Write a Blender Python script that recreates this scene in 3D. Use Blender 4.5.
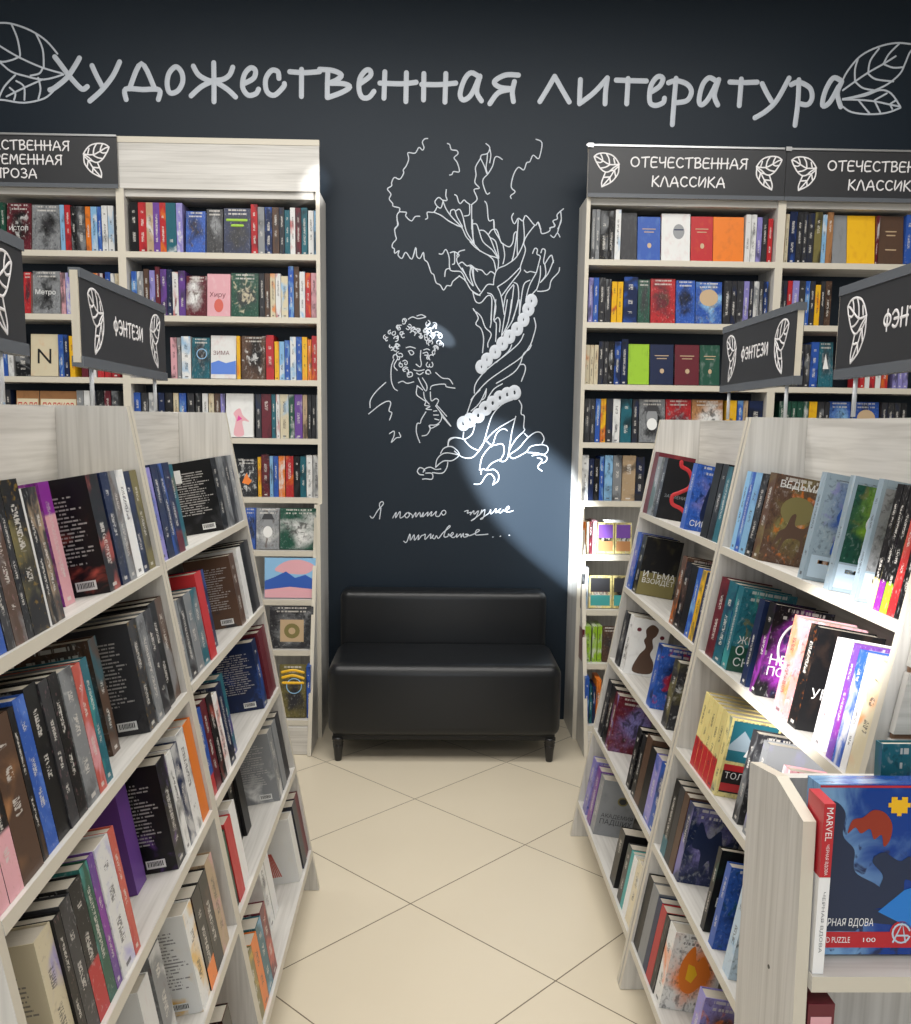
import bpy, bmesh, math, random
from mathutils import Vector, Matrix, Euler
for o in list(bpy.data.objects): bpy.data.objects.remove(o)
S = bpy.context.scene
COL = S.collection
R = math.radians
PI = math.pi

# ------------------------------------------------------------------ camera, world, light, exposure
cam = bpy.data.cameras.new('camera'); co = bpy.data.objects.new('camera', cam); COL.objects.link(co)
cam.sensor_fit = 'HORIZONTAL'; cam.sensor_width = 36.0; cam.lens = 903.83 / 911 * 36.0
cam.shift_x = 0.0; cam.shift_y = 43.1 / 911
yaw, pitch, roll = 0.0211, 0.142, 0.0129
fwd = Vector((math.sin(yaw)*math.cos(pitch), math.cos(yaw)*math.cos(pitch), -math.sin(pitch)))
rgt = Vector((math.cos(yaw), -math.sin(yaw), 0)); upv = rgt.cross(fwd)
rx = math.cos(roll)*rgt + math.sin(roll)*upv; ux = -math.sin(roll)*rgt + math.cos(roll)*upv
m = Matrix((rx, ux, -fwd)).transposed().to_4x4(); m.translation = Vector((0, 0, 1.5033))
co.matrix_world = m
cam.clip_start = 0.05
S.camera = co

w = bpy.data.worlds.new('shop_air'); S.world = w; w.use_nodes = True
w.node_tree.nodes['Background'].inputs[0].default_value = (0.93, 0.96, 1.0, 1)
w.node_tree.nodes['Background'].inputs[1].default_value = 0.24

def area(name, loc, rot, sx, sy, power, col=(1, .96, .9), spread=180):
    l = bpy.data.lights.new(name, 'AREA'); l.shape = 'RECTANGLE'; l.size = sx; l.size_y = sy
    l.energy = power; l.color = col; l.spread = R(spread)
    o = bpy.data.objects.new(name, l); COL.objects.link(o); o.location = loc; o.rotation_euler = [R(a) for a in rot]
    return o
def spot(name, loc, target, size, power, blend=.35, radius=.03, col=(1, .98, .95), stretch=1.0, twist=0.0):
    l = bpy.data.lights.new(name, 'SPOT'); l.energy = power; l.spot_size = R(size); l.spot_blend = blend
    l.shadow_soft_size = radius; l.color = col
    o = bpy.data.objects.new(name, l); COL.objects.link(o); o.location = loc
    q = (Vector(target) - Vector(loc)).to_track_quat('-Z', 'Y')
    o.rotation_euler = (q.to_matrix() @ Matrix.Rotation(R(twist), 3, 'Z')).to_euler()
    o.scale = (1, stretch, 1)
    return o
area('ceiling_lamp_aisle', (0.0, 1.9, 3.5), (0, 0, 0), 3.4, 1.2, 78, (1, .97, .93))
area('ceiling_lamp_mural', (0.0, 3.1, 3.5), (0, 0, 0), 4.2, .4, 50, (1, .98, .95))
area('ceiling_lamp_entrance', (0.0, -1.2, 3.4), (0, 0, 0), 3.4, 1.6, 46, (1, .97, .93))
area('shop_window_daylight', (-0.8, -3.6, 1.9), (90, 0, 0), 3.6, 2.4, 78, (.90, .95, 1))
spot('added_sun_spot_island', (-1.5, -.6, 2.55), (.74, 1.66, 1.03), 9.5, 1700, .55, .03, (1, .97, .95), .62, 35)  # added spot, no real fixture: stands in for sunlight on the right island
spot('added_sun_spot_wall', (-1.9, .2, 2.75), (.535, 4.5, 1.10), 12.5, 7600, .6, .02, (.86, .94, 1), .46, -44)  # added spot imitating the sun streak across wall and case side
spot('added_spot_header', (1.9, .6, 1.9), (-.51, 4.3, 2.585), 3.2, 1300, .4, .02, (1, 1, 1), .7, 40)  # extra spot added only to brighten the blank header's corner
spot('added_spot_portrait', (-1.9, .2, 2.75), (.0, 4.5, 1.945), 2.0, 2600, .5, .01, (.86, .94, 1), .5, -35)  # invented narrow beam for the bright fleck over the portrait

S.view_settings.view_transform = 'Standard'
S.view_settings.look = 'None'
S.view_settings.gamma = 1.0
S.view_settings.use_curve_mapping = False
S.view_settings.exposure = 0.0

# ------------------------------------------------------------------ colours
PAL = {'k': (.008, .008, .009), 'd': (.036, .036, .04), 'g': (.25, .26, .27), 'w': (.78, .78, .76), 'W': (.86, .86, .86), 'e': (.68, .60, .42),
 'r': (.50, .025, .03), 'R': (.55, .10, .07), 'm': (.13, .015, .025), 'o': (.78, .20, .02), 'O': (.42, .20, .08), 'y': (.85, .48, .015), 'Y': (.80, .68, .28),
 'b': (.03, .10, .42), 'u': (.09, .2, .6), 'n': (.012, .022, .07), 's': (.25, .48, .72), 't': (.02, .13, .17), 'T': (.06, .34, .33), 'G': (.015, .08, .05), 'l': (.30, .52, .03),
 'p': (.15, .06, .30), 'v': (.28, .25, .58), 'V': (.25, .03, .30), 'P': (.72, .38, .42), 'B': (.10, .055, .035), 'a': (.50, .36, .22),
 'c': (.30, .38, .44), 'C': (.50, .62, .72), 'I': (.20, .17, .06)}
WORD = {'k': 'black', 'd': 'charcoal', 'g': 'grey', 'w': 'white', 'W': 'white', 'e': 'cream', 'r': 'red', 'R': 'coral', 'm': 'maroon', 'o': 'orange', 'O': 'tan orange', 'y': 'yellow',
 'Y': 'pale yellow', 'b': 'blue', 'u': 'blue', 'n': 'navy', 's': 'sky blue', 't': 'teal', 'T': 'turquoise', 'G': 'dark green', 'l': 'lime green', 'p': 'purple', 'v': 'lilac', 'V': 'violet',
 'P': 'pink', 'B': 'brown', 'a': 'tan', 'c': 'grey blue', 'C': 'ice blue', 'I': 'olive'}
ORD = 'first second third fourth fifth sixth seventh eighth ninth tenth eleventh twelfth thirteenth fourteenth fifteenth sixteenth seventeenth eighteenth nineteenth twentieth'.split() + ['twenty-' + x for x in 'first second third fourth fifth sixth seventh eighth ninth'.split()] + ['thirtieth']
ROWN = ['top', 'second', 'third', 'fourth', 'fifth', 'sixth', 'seventh', 'eighth', 'bottom']

# ------------------------------------------------------------------ node helpers
def mat(name):
    mt = bpy.data.materials.new(name); mt.use_nodes = True
    nt = mt.node_tree; return mt, nt, nt.nodes['Principled BSDF']
def simple(name, col, rough=.5, metal=0., spec=.5, coat=0.):
    mt, nt, b = mat(name)
    b.inputs['Base Color'].default_value = (*col, 1); b.inputs['Roughness'].default_value = rough
    b.inputs['Metallic'].default_value = metal; b.inputs['Specular IOR Level'].default_value = spec
    b.inputs['Coat Weight'].default_value = coat
    return mt
class N:
    def __init__(s, nt): s.nt = nt
    def new(s, t, **kw):
        n = s.nt.nodes.new(t)
        for k, v in kw.items(): setattr(n, k, v)
        return n
    def link(s, a, b): s.nt.links.new(a, b)
    def setin(s, sock, v):
        if hasattr(v, 'is_linked'): s.link(v, sock)
        else: sock.default_value = v
    def math(s, op, a, b=0.0, c=0.0, clamp=False):
        n = s.new('ShaderNodeMath', operation=op, use_clamp=clamp)
        s.setin(n.inputs[0], a); s.setin(n.inputs[1], b)
        if op in ('MULTIPLY_ADD', 'COMPARE', 'SMOOTH_MIN'): s.setin(n.inputs[2], c)
        return n.outputs[0]
    def mix(s, f, a, b):
        n = s.new('ShaderNodeMix', data_type='RGBA')
        s.setin(n.inputs[0], f); s.setin(n.inputs[6], a); s.setin(n.inputs[7], b); return n.outputs[2]
    def comb(s, x, y, z=0.0):
        n = s.new('ShaderNodeCombineXYZ'); s.setin(n.inputs[0], x); s.setin(n.inputs[1], y); s.setin(n.inputs[2], z); return n.outputs[0]
    def noise(s, vec, scale, detail=2.0, dist=0.0):
        n = s.new('ShaderNodeTexNoise'); s.setin(n.inputs['Vector'], vec); n.inputs['Scale'].default_value = scale
        n.inputs['Detail'].default_value = detail; n.inputs['Distortion'].default_value = dist; return n.outputs[0]
    def band(s, x, lo, hi):
        return s.math('MULTIPLY', s.math('GREATER_THAN', x, lo), s.math('LESS_THAN', x, hi))
    def ramp(s, x, lo, hi):
        n = s.new('ShaderNodeMapRange', interpolation_type='SMOOTHSTEP'); s.setin(n.inputs[0], x)
        n.inputs[1].default_value = lo; n.inputs[2].default_value = hi; return n.outputs[0]

def wood(name, base, dark, rough=.45):
    mt, nt, b = mat(name); n = N(nt)
    uv = n.new('ShaderNodeUVMap').outputs[0]
    mp = n.new('ShaderNodeMapping'); n.link(uv, mp.inputs[0]); mp.inputs['Scale'].default_value = (1.6, 26, 1)
    rnd = n.new('ShaderNodeObjectInfo').outputs['Random']
    off = n.comb(n.math('MULTIPLY', rnd, 37.0), n.math('MULTIPLY', rnd, 91.0)); n.link(off, mp.inputs['Location'])
    f = n.noise(mp.outputs[0], 1.0, 5, 1.2)
    mp2 = n.new('ShaderNodeMapping'); n.link(uv, mp2.inputs[0]); mp2.inputs['Scale'].default_value = (3, 110, 1)
    f2 = n.noise(mp2.outputs[0], 1.0, 2)
    mp3 = n.new('ShaderNodeMapping'); n.link(uv, mp3.inputs[0]); mp3.inputs['Scale'].default_value = (1.1, 6, 1); n.link(off, mp3.inputs['Location'])
    w3 = n.new('ShaderNodeTexWave', wave_type='BANDS', bands_direction='Y'); n.link(mp3.outputs[0], w3.inputs[0]); w3.inputs['Scale'].default_value = 2.2
    w3.inputs['Distortion'].default_value = 5; w3.inputs['Detail'].default_value = 2
    lines = n.math('POWER', w3.outputs[1], 9.0)
    fac = n.math('ADD', n.math('MULTIPLY', n.ramp(f, .35, .75), .55), n.math('MULTIPLY', n.ramp(f2, .4, .7), .25), clamp=True)
    fac = n.math('ADD', fac, n.math('MULTIPLY', lines, .22), clamp=True)
    n.link(n.mix(fac, (*base, 1), (*dark, 1)), b.inputs['Base Color'])
    b.inputs['Roughness'].default_value = rough; b.inputs['Specular IOR Level'].default_value = .35
    return mt
WOOD = wood('bleached_oak_laminate', (.66, .64, .60), (.44, .42, .385))
EDGE = simple('cream_edge_band', (.62, .575, .48), .45, spec=.35)
PAPER = None
def paper_mat():
    mt, nt, b = mat('page_block'); n = N(nt)
    uv = n.new('ShaderNodeTexCoord').outputs['Generated']
    mp = n.new('ShaderNodeMapping'); n.link(uv, mp.inputs[0]); mp.inputs['Scale'].default_value = (1, 60, 1)
    f = n.noise(mp.outputs[0], 1.0, 1)
    n.link(n.mix(f, (.66, .61, .52, 1), (.42, .38, .31, 1)), b.inputs['Base Color']); b.inputs['Roughness'].default_value = .8
    return mt
PAPER = paper_mat()

def attr(n, name, geo):
    a = n.new('ShaderNodeAttribute', attribute_type='GEOMETRY' if geo else 'OBJECT', attribute_name=name); return a
def book_mat(name, kind, geo=False):
    """kind: spine / art / back / plain"""
    mt, nt, b = mat(name); n = N(nt)
    c1, c2, c3 = (attr(n, k, geo).outputs['Color'] for k in ('c1', 'c2', 'c3'))
    sd = attr(n, 'seed', geo).outputs['Fac']
    uv = n.new('ShaderNodeUVMap'); sx = n.new('ShaderNodeSeparateXYZ'); n.link(uv.outputs[0], sx.inputs[0]); u, v = sx.outputs[0], sx.outputs[1]
    if kind == 'spine':
        f = n.noise(n.comb(n.math('MULTIPLY', u, .7), n.math('MULTIPLY', v, 2.4), sd), 1.0, 4, .6)
        sp = attr(n, 'split', geo).outputs['Fac']
        art = n.math('MULTIPLY', n.ramp(f, .48, .68), .8)
        foot = n.ramp(n.math('SUBTRACT', n.math('MULTIPLY_ADD', f, .04, v), sp), .03, .0)
        isf = n.math('GREATER_THAN', sp, .01)
        fac = n.math('ADD', n.math('MULTIPLY', foot, isf), n.math('MULTIPLY', art, n.math('SUBTRACT', 1.0, isf)), clamp=True)
        col = n.mix(fac, c1, c2)
        f4 = n.noise(n.comb(n.math('MULTIPLY', u, 5), n.math('MULTIPLY', v, 22), sd), 1.0, 3, .5)
        col = n.mix(n.math('MULTIPLY', n.ramp(f4, .58, .72), .22), col, c3)
        t1 = n.noise(n.comb(n.math('MULTIPLY', u, 6.0), n.math('MULTIPLY', v, 105), sd), 1.0, 0)
        msk = n.math('MULTIPLY', n.math('MULTIPLY', n.band(u, .34, .66), n.band(v, .22, .84)), n.ramp(t1, .46, .5))
        cut = n.ramp(n.noise(n.comb(0.0, n.math('MULTIPLY', v, 5), n.math('ADD', sd, 3.0)), 1.0, 0), .46, .5)
        lum = n.new('ShaderNodeRGBToBW'); n.link(c1, lum.inputs[0])
        ink = n.mix(n.math('GREATER_THAN', lum.outputs[0], .3), (.66, .63, .58, 1), (.05, .045, .05, 1))
        col = n.mix(n.math('MULTIPLY', n.math('MULTIPLY', msk, cut), .75), col, ink)
        mk = n.math('MULTIPLY', n.math('MULTIPLY', n.band(u, .32, .68), n.band(v, .035, .065)), n.math('GREATER_THAN', n.math('FRACT', n.math('MULTIPLY', sd, 3.7)), .55))
        col = n.mix(n.math('MULTIPLY', mk, .8), col, ink)
        rough = .32
    elif kind == 'art':
        p = n.comb(n.math('MULTIPLY', u, .7), v, sd)
        f = n.noise(p, 2.4, 6, .5); f2 = n.noise(n.comb(u, n.math('MULTIPLY', v, 1.1), n.math('ADD', sd, 9.0)), 5.5, 6, .8)
        ctr = n.math('SUBTRACT', 1.0, n.math('MULTIPLY', 1.9, n.math('SQRT', n.math('ADD', n.math('POWER', n.math('SUBTRACT', u, .52), 2.0), n.math('POWER', n.math('SUBTRACT', v, .52), 2.0)))), clamp=True)
        col = n.mix(n.ramp(n.math('MULTIPLY_ADD', ctr, .38, f), .5, .86), c1, c2)
        col = n.mix(n.math('MULTIPLY', n.ramp(n.math('MULTIPLY_ADD', ctr, .16, f2), .58, .74), .75), col, c3)
        fine = n.noise(n.comb(u, v, n.math('ADD', sd, 2.0)), 18.0, 4, .6)
        dk = n.mix(.6, col, (.01, .01, .015, 1)); lt = n.mix(.35, col, (.8, .8, .78, 1))
        col = n.mix(n.math('MULTIPLY', n.ramp(fine, .52, .66), .65), col, dk)
        col = n.mix(n.math('MULTIPLY', n.ramp(fine, .42, .3), .5), col, lt)
        row = n.math('MULTIPLY', v, 12.0)
        tl = n.noise(n.comb(n.math('MULTIPLY', u, 26), n.math('MULTIPLY', n.math('FLOOR', row), 5.1), sd), 1.0, 0)
        tmk = n.math('MULTIPLY', n.math('MULTIPLY', n.band(n.math('FRACT', row), .3, .72), n.band(u, .16, .84)), n.math('MULTIPLY', n.math('GREATER_THAN', v, .84), n.ramp(tl, .4, .46)))
        lum = n.new('ShaderNodeRGBToBW'); n.link(c1, lum.inputs[0])
        col = n.mix(n.math('MULTIPLY', tmk, .7), col, n.mix(n.math('GREATER_THAN', lum.outputs[0], .3), (.66, .63, .58, 1), (.06, .05, .06, 1)))
        rough = .28
    elif kind == 'back':
        f = n.noise(n.comb(n.math('MULTIPLY', u, .7), v, sd), 3.2, 4, .8)
        col = n.mix(n.math('MULTIPLY', n.ramp(f, .5, .72), n.ramp(v, .75, .1)), c1, c2)
        row = n.math('MULTIPLY', v, 30.0)
        ln = n.math('LESS_THAN', n.math('FRACT', row), .42)
        tx = n.noise(n.comb(n.math('MULTIPLY', u, 38), n.math('MULTIPLY', n.math('FLOOR', row), 7.7), sd), 1.0, 0)
        end = n.noise(n.comb(0.0, n.math('MULTIPLY', n.math('FLOOR', row), 3.3), sd), 1.0, 0)
        inb = n.math('MULTIPLY', n.math('MULTIPLY', n.math('GREATER_THAN', u, .12), n.math('LESS_THAN', u, n.math('MULTIPLY_ADD', end, .55, .5))), n.band(v, .26, .86))
        lum = n.new('ShaderNodeRGBToBW'); n.link(c1, lum.inputs[0])
        ink = n.mix(n.math('GREATER_THAN', lum.outputs[0], .3), (.52, .50, .48, 1), (.12, .11, .12, 1))
        col = n.mix(n.math('MULTIPLY', n.math('MULTIPLY', n.math('MULTIPLY', ln, inb), n.ramp(tx, .36, .44)), .75), col, ink)
        rough = .3
    else:
        f = n.noise(n.comb(u, v, sd), 5.0, 2)
        col = n.mix(n.math('MULTIPLY', n.ramp(f, .5, .8), .18), c1, c2); rough = .4
    n.link(col, b.inputs['Base Color']); b.inputs['Roughness'].default_value = rough; b.inputs['Specular IOR Level'].default_value = .32
    return mt
BM = {k: book_mat('book_' + k, k) for k in ('spine', 'art', 'back', 'plain')}
BM['row'] = book_mat('book_row_spine', 'spine', True)
WHITEPAINT = simple('white_marker_paint', (.62, .66, .72), .55)
SIGNWHITE = simple('sign_white_print', (.78, .76, .76), .5)
BLACKBOARD = simple('sign_black_print', (.030, .031, .034), .38)
CLEAR = simple('frosted_sign_rail', (.115, .125, .14), .25)
STEEL = simple('brushed_steel', (.62, .63, .64), .3, .9)
SILVER = simple('white_metal_post', (.62, .64, .66), .35)
CORE = simple('sign_board_edge', (.68, .62, .5), .5)
def flat(col, name='print_ink', rough=.35): return simple(name, col, rough)

# ------------------------------------------------------------------ mesh helpers
def link(o, parent=None):
    COL.objects.link(o)
    if parent: o.parent = parent
    return o
def mesh_obj(name, verts, faces, mats, parent=None, uvs=None, mi=None, smooth=False):
    me = bpy.data.meshes.new(name); me.from_pydata(verts, [], faces); 
    for mm in mats: me.materials.append(mm)
    if uvs:
        l = me.uv_layers.new(name='UVMap')
        k = 0
        for p in uvs:
            for q in p: l.data[k].uv = q; k += 1
    if mi:
        for p, i in zip(me.polygons, mi): p.material_index = i
    if smooth:
        for p in me.polygons: p.use_smooth = True
    me.update()
    return link(bpy.data.objects.new(name, me), parent)
class MB:
    """collects boxes and prisms; every face gets a UV in metres with the long side of the board along U"""
    def __init__(s): s.v = []; s.f = []; s.uv = []; s.mi = []
    def face(s, pts, mi=0, grain=None):
        i = len(s.v); s.v += [tuple(p) for p in pts]; s.f.append(tuple(range(i, i+len(pts)))); s.mi.append(mi)
        P = [Vector(p) for p in pts]
        nrm = Vector((0, 0, 0))
        for k in range(len(P)): nrm += P[k].cross(P[(k+1) % len(P)])
        nrm.normalize()
        g = Vector(grain) if grain else Vector((1, 0, 0))
        g = g - nrm*g.dot(nrm)
        if g.length < .1: g = (P[1]-P[0])
        g.normalize(); h = nrm.cross(g)
        s.uv.append([(p.dot(g), p.dot(h)) for p in P])
    def box(s, a, b, mi=0, front=None, M=None, grain=None):
        x0, y0, z0 = a; x1, y1, z1 = b
        d = [x1-x0, y1-y0, z1-z0]; k = d.index(max(d)); g = grain or [1 if i == k else 0 for i in range(3)]
        c = [Vector(p) for p in ((x0,y0,z0),(x1,y0,z0),(x1,y1,z0),(x0,y1,z0),(x0,y0,z1),(x1,y0,z1),(x1,y1,z1),(x0,y1,z1))]
        if M: c = [M @ p for p in c]; g = (M.to_3x3() @ Vector(g))
        F = {'-z': (3,2,1,0), '+z': (4,5,6,7), '-y': (0,1,5,4), '+x': (1,2,6,5), '+y': (2,3,7,6), '-x': (3,0,4,7)}
        for nm, q in F.items(): s.face([c[i] for i in q], 1 if front and nm in front else mi, g)
    def prism(s, poly, axis, a, b, mi=0, rim=0, grain=(0,0,1)):
        """poly: 2D outline; axis 'x': (y,z) outline spanning x a..b; axis 'y': (x,z)"""
        def P(p, t): return (t, p[0], p[1]) if axis == 'x' else (p[0], t, p[1])
        n = len(poly)
        A = [P(p, a) for p in poly]; B = [P(p, b) for p in poly]
        s.face(A[::-1], mi, grain); s.face(B, mi, grain)
        for k in range(n): s.face([A[k], A[(k+1) % n], B[(k+1) % n], B[k]], rim, grain)
    def build(s, name, mats, parent=None, smooth=False, bevel=0):
        o = mesh_obj(name, s.v, s.f, mats, parent, s.uv, s.mi, smooth)
        bm = bmesh.new(); bm.from_mesh(o.data); bmesh.ops.remove_doubles(bm, verts=bm.verts, dist=1e-5)
        bmesh.ops.recalc_face_normals(bm, faces=bm.faces)
        if bevel: bmesh.ops.bevel(bm, geom=bm.edges[:], offset=bevel, segments=2, affect='EDGES', profile=.5)
        bm.to_mesh(o.data); bm.free()
        return o
def empty(name, loc=(0,0,0), rot=(0,0,0), parent=None):
    o = bpy.data.objects.new(name, None); o.empty_display_size = .05; o.location = loc; o.rotation_euler = rot
    return link(o, parent)
def tag(o, label, cat, group=None, kind=None):
    o['label'] = label; o['category'] = cat
    if group: o['group'] = group
    if kind: o['kind'] = kind
    return o
def structure(o): o['kind'] = 'structure'; return o

def catmull(pts, sub=4, smooth=True):
    if len(pts) < 3 or not smooth: return pts
    closed = (Vector(pts[0]) - Vector(pts[-1])).length < 1e-4
    out = []; n = len(pts)
    for i in range(n-1):
        p1, p2 = pts[i], pts[i+1]
        p0 = pts[i-1] if i > 0 else (pts[-2] if closed else p1)
        p3 = pts[i+2] if i+2 < n else (pts[1] if closed else p2)
        for k in range(sub):
            t = k/sub
            out.append(tuple(.5*((2*p1[j]) + (-p0[j]+p2[j])*t + (2*p0[j]-5*p1[j]+4*p2[j]-p3[j])*t*t + (-p0[j]+3*p1[j]-3*p2[j]+p3[j])*t**3) for j in (0,1)))
    out.append(pts[-1]); return out
def ribbon(strokes, width, to3, smooth=True, sub=4, seg=8):
    """brush strokes with round ends and a slightly raised middle; to3 maps (a, b, height) to 3D"""
    V = []; F = []; r = width/2; hgt = min(.0024, width*.16)
    for st in strokes:
        p = [q for q in catmull(st, sub, smooth)]
        p = [q for i, q in enumerate(p) if i == 0 or math.hypot(q[0]-p[i-1][0], q[1]-p[i-1][1]) > 1e-6]
        if len(p) < 2: p = [p[0], (p[0][0]+1e-4, p[0][1])]
        nr = []
        for i in range(len(p)):
            a = p[max(0, i-1)]; c = p[min(len(p)-1, i+1)]
            d = Vector((c[0]-a[0], c[1]-a[1])); 
            if d.length < 1e-8: d = Vector((p[i][0]-a[0]+1e-7, p[i][1]-a[1]))
            d.normalize(); nr.append((-d.y, d.x))
        base = len(V)
        for (x, y), (nx, ny) in zip(p, nr):
            for k, hh in ((-1, 0), (-.55, .75), (0, 1), (.55, .75), (1, 0)): V.append(to3(x+nx*r*k, y+ny*r*k, hh*hgt))
        for i in range(len(p)-1):
            for k in range(4): F.append((base+i*5+k, base+i*5+k+1, base+i*5+k+6, base+i*5+k+5))
        for i, sg in ((0, 1), (len(p)-1, -1)):
            (x, y), (nx, ny) = p[i], nr[i]; a0 = math.atan2(ny, nx); cen = base+i*5+2; ring = []; ns = 6
            for j in range(ns+1):
                an = a0 + sg*PI*j/ns; ring.append(len(V)); V.append(to3(x+r*math.cos(an), y+r*math.sin(an), 0))
            for j in range(ns): F.append((cen, ring[j], ring[j+1]))
    return V, F
def unpack(s): return [[tuple(int(q)/1000 for q in p.split(',')) for p in st.split()] for st in s.split(';')]

# hand-lettered capitals as strokes: (advance, strokes), cap height 1
def C_(cx, cy, rx, ry, a0, a1, n=9): return [(cx+rx*math.cos(R(a0+(a1-a0)*k/n)), cy+ry*math.sin(R(a0+(a1-a0)*k/n))) for k in range(n+1)]
GL = {
 'О': (1.0, [C_(.48, .5, .42, .46, 60, 425, 12)]),
 'Т': (.85, [[(.02, .93), (.82, 1.0)], [(.42, .97), (.40, .0)]]),
 'Е': (.72, [[(.66, .95), (.12, .93), (.08, .05), (.66, .02)], [(.1, .5), (.56, .53)]]),
 'Ч': (.8, [[(.08, .98), (.1, .55), (.3, .45), (.68, .55)], [(.7, 1.0), (.66, .0)]]),
 'С': (.82, [C_(.48, .5, .4, .47, 50, 315, 9)]),
 'В': (.76, [[(.12, .98), (.1, .02)], [(.02, .95), (.45, 1.0), (.62, .8), (.45, .58), (.14, .52)], [(.14, .52), (.55, .5), (.7, .28), (.5, .05), (.1, .02)]]),
 'Н': (.86, [[(.12, 1.0), (.1, 0)], [(.74, 1.0), (.72, 0)], [(.0, .48), (.86, .53)]]),
 'А': (.92, [[(.03, 0), (.48, 1.0), (.86, 0)], [(.14, .33), (.82, .36)]]),
 'Я': (.84, [[(.7, 1.0), (.68, 0)], [(.8, .96), (.3, .95), (.12, .72), (.35, .5), (.68, .5)], [(.42, .5), (.04, 0)]]),
 'К': (.8, [[(.12, 1.0), (.08, 0)], [(.7, 1.0), (.12, .46)], [(.2, .5), (.76, 0)]]),
 'Л': (.86, [[(.02, 0), (.42, 1.0), (.82, 0)]]),
 'И': (.86, [[(.14, 1.0), (.1, .04), (.76, .96), (.72, 0)]]),
 'Ф': (1.0, [[(.5, 1.1), (.46, -.1)], C_(.49, .52, .4, .33, 90, 450, 12)]),
 'Э': (.78, [C_(.3, .5, .4, .47, 140, -130, 9), [(.2, .5), (.66, .52)]]),
 'З': (.72, [[(.1, .9), (.35, 1.0), (.6, .82), (.48, .58), (.28, .52)], [(.28, .52), (.6, .45), (.64, .2), (.4, .02), (.06, .1)]]),
 'М': (1.0, [[(.06, 0), (.2, 1.0), (.48, .35), (.8, 1.0), (.9, 0)]]),
 'П': (.84, [[(.1, 0), (.12, .98)], [(.02, .95), (.82, 1.0)], [(.72, .98), (.7, 0)]]),
 'Р': (.72, [[(.12, 1.0), (.1, 0)], [(.02, .94), (.5, 1.0), (.66, .76), (.45, .52), (.12, .48)]]),
}
def word(text, h, gap=.13):
    st = []; x = 0
    for ch in text:
        if ch == ' ': x += .5*h; continue
        wd, ss = GL[ch]
        for s_ in ss: st.append([(x + a*h, b*h) for a, b in s_])
        x += (wd + gap)*h
    return st, x - gap*h
LEAFE = [[(100,340),(180,230),(280,150),(400,115),(520,105),(640,125),(725,180)],[(725,180),(690,260),(630,350),(560,440),(450,510),(340,500),(240,420),(110,345)],[(110,340),(330,350),(510,270),(640,200),(725,180)],
 [(210,320),(240,220)],[(340,340),(360,220),(420,125)],[(510,260),(530,190),(570,120)],[(340,360),(440,410),(560,430)],[(510,280),(570,310),(650,300)],
 [(110,350),(115,520),(190,640),(300,740),(510,835)],[(510,835),(520,740),(480,630),(430,510)],[(120,390),(220,480),(320,630),(510,835)],[(210,480),(180,610)],[(320,620),(305,740)],[(320,620),(470,630)],[(220,470),(330,490)]]
def leaf(x, y, w, h, mirror=False):
    """leaf pair emblem in a box with lower-left (x,y)"""
    out = []
    for s_ in LEAFE:
        q = []
        for a, b in s_:
            u = (a-100)/625; v = 1-(b-105)/730
            if mirror: u = 1-u
            q.append((x+u*w, y+v*h))
        out.append(q)
    return out
def text_mesh(name, body, size, mt, parent, loc, rot, width=None, height=None, align='LEFT', shear=0):
    cu = bpy.data.curves.new(name, 'FONT'); cu.body = body; cu.size = size; cu.align_x = align; cu.resolution_u = 3; cu.shear = shear
    t = bpy.data.objects.new(name, cu); COL.objects.link(t)
    dg = bpy.context.evaluated_depsgraph_get()
    me = bpy.data.meshes.new_from_object(t.evaluated_get(dg)); bpy.data.objects.remove(t); bpy.data.curves.remove(cu)
    me.name = name; me.materials.clear(); me.materials.append(mt)
    if width and len(me.vertices):
        xs = [v_.co.x for v_ in me.vertices]; ys = [v_.co.y for v_ in me.vertices]
        k = width/(max(xs)-min(xs)); ky = (height/(max(ys)-min(ys))) if height else k
        x0, y0 = min(xs), min(ys)
        for v_ in me.vertices: v_.co.x = (v_.co.x-x0)*k; v_.co.y = (v_.co.y-y0)*ky
    o = bpy.data.objects.new(name, me); o.location = loc; o.rotation_euler = rot
    return link(o, parent)

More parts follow.
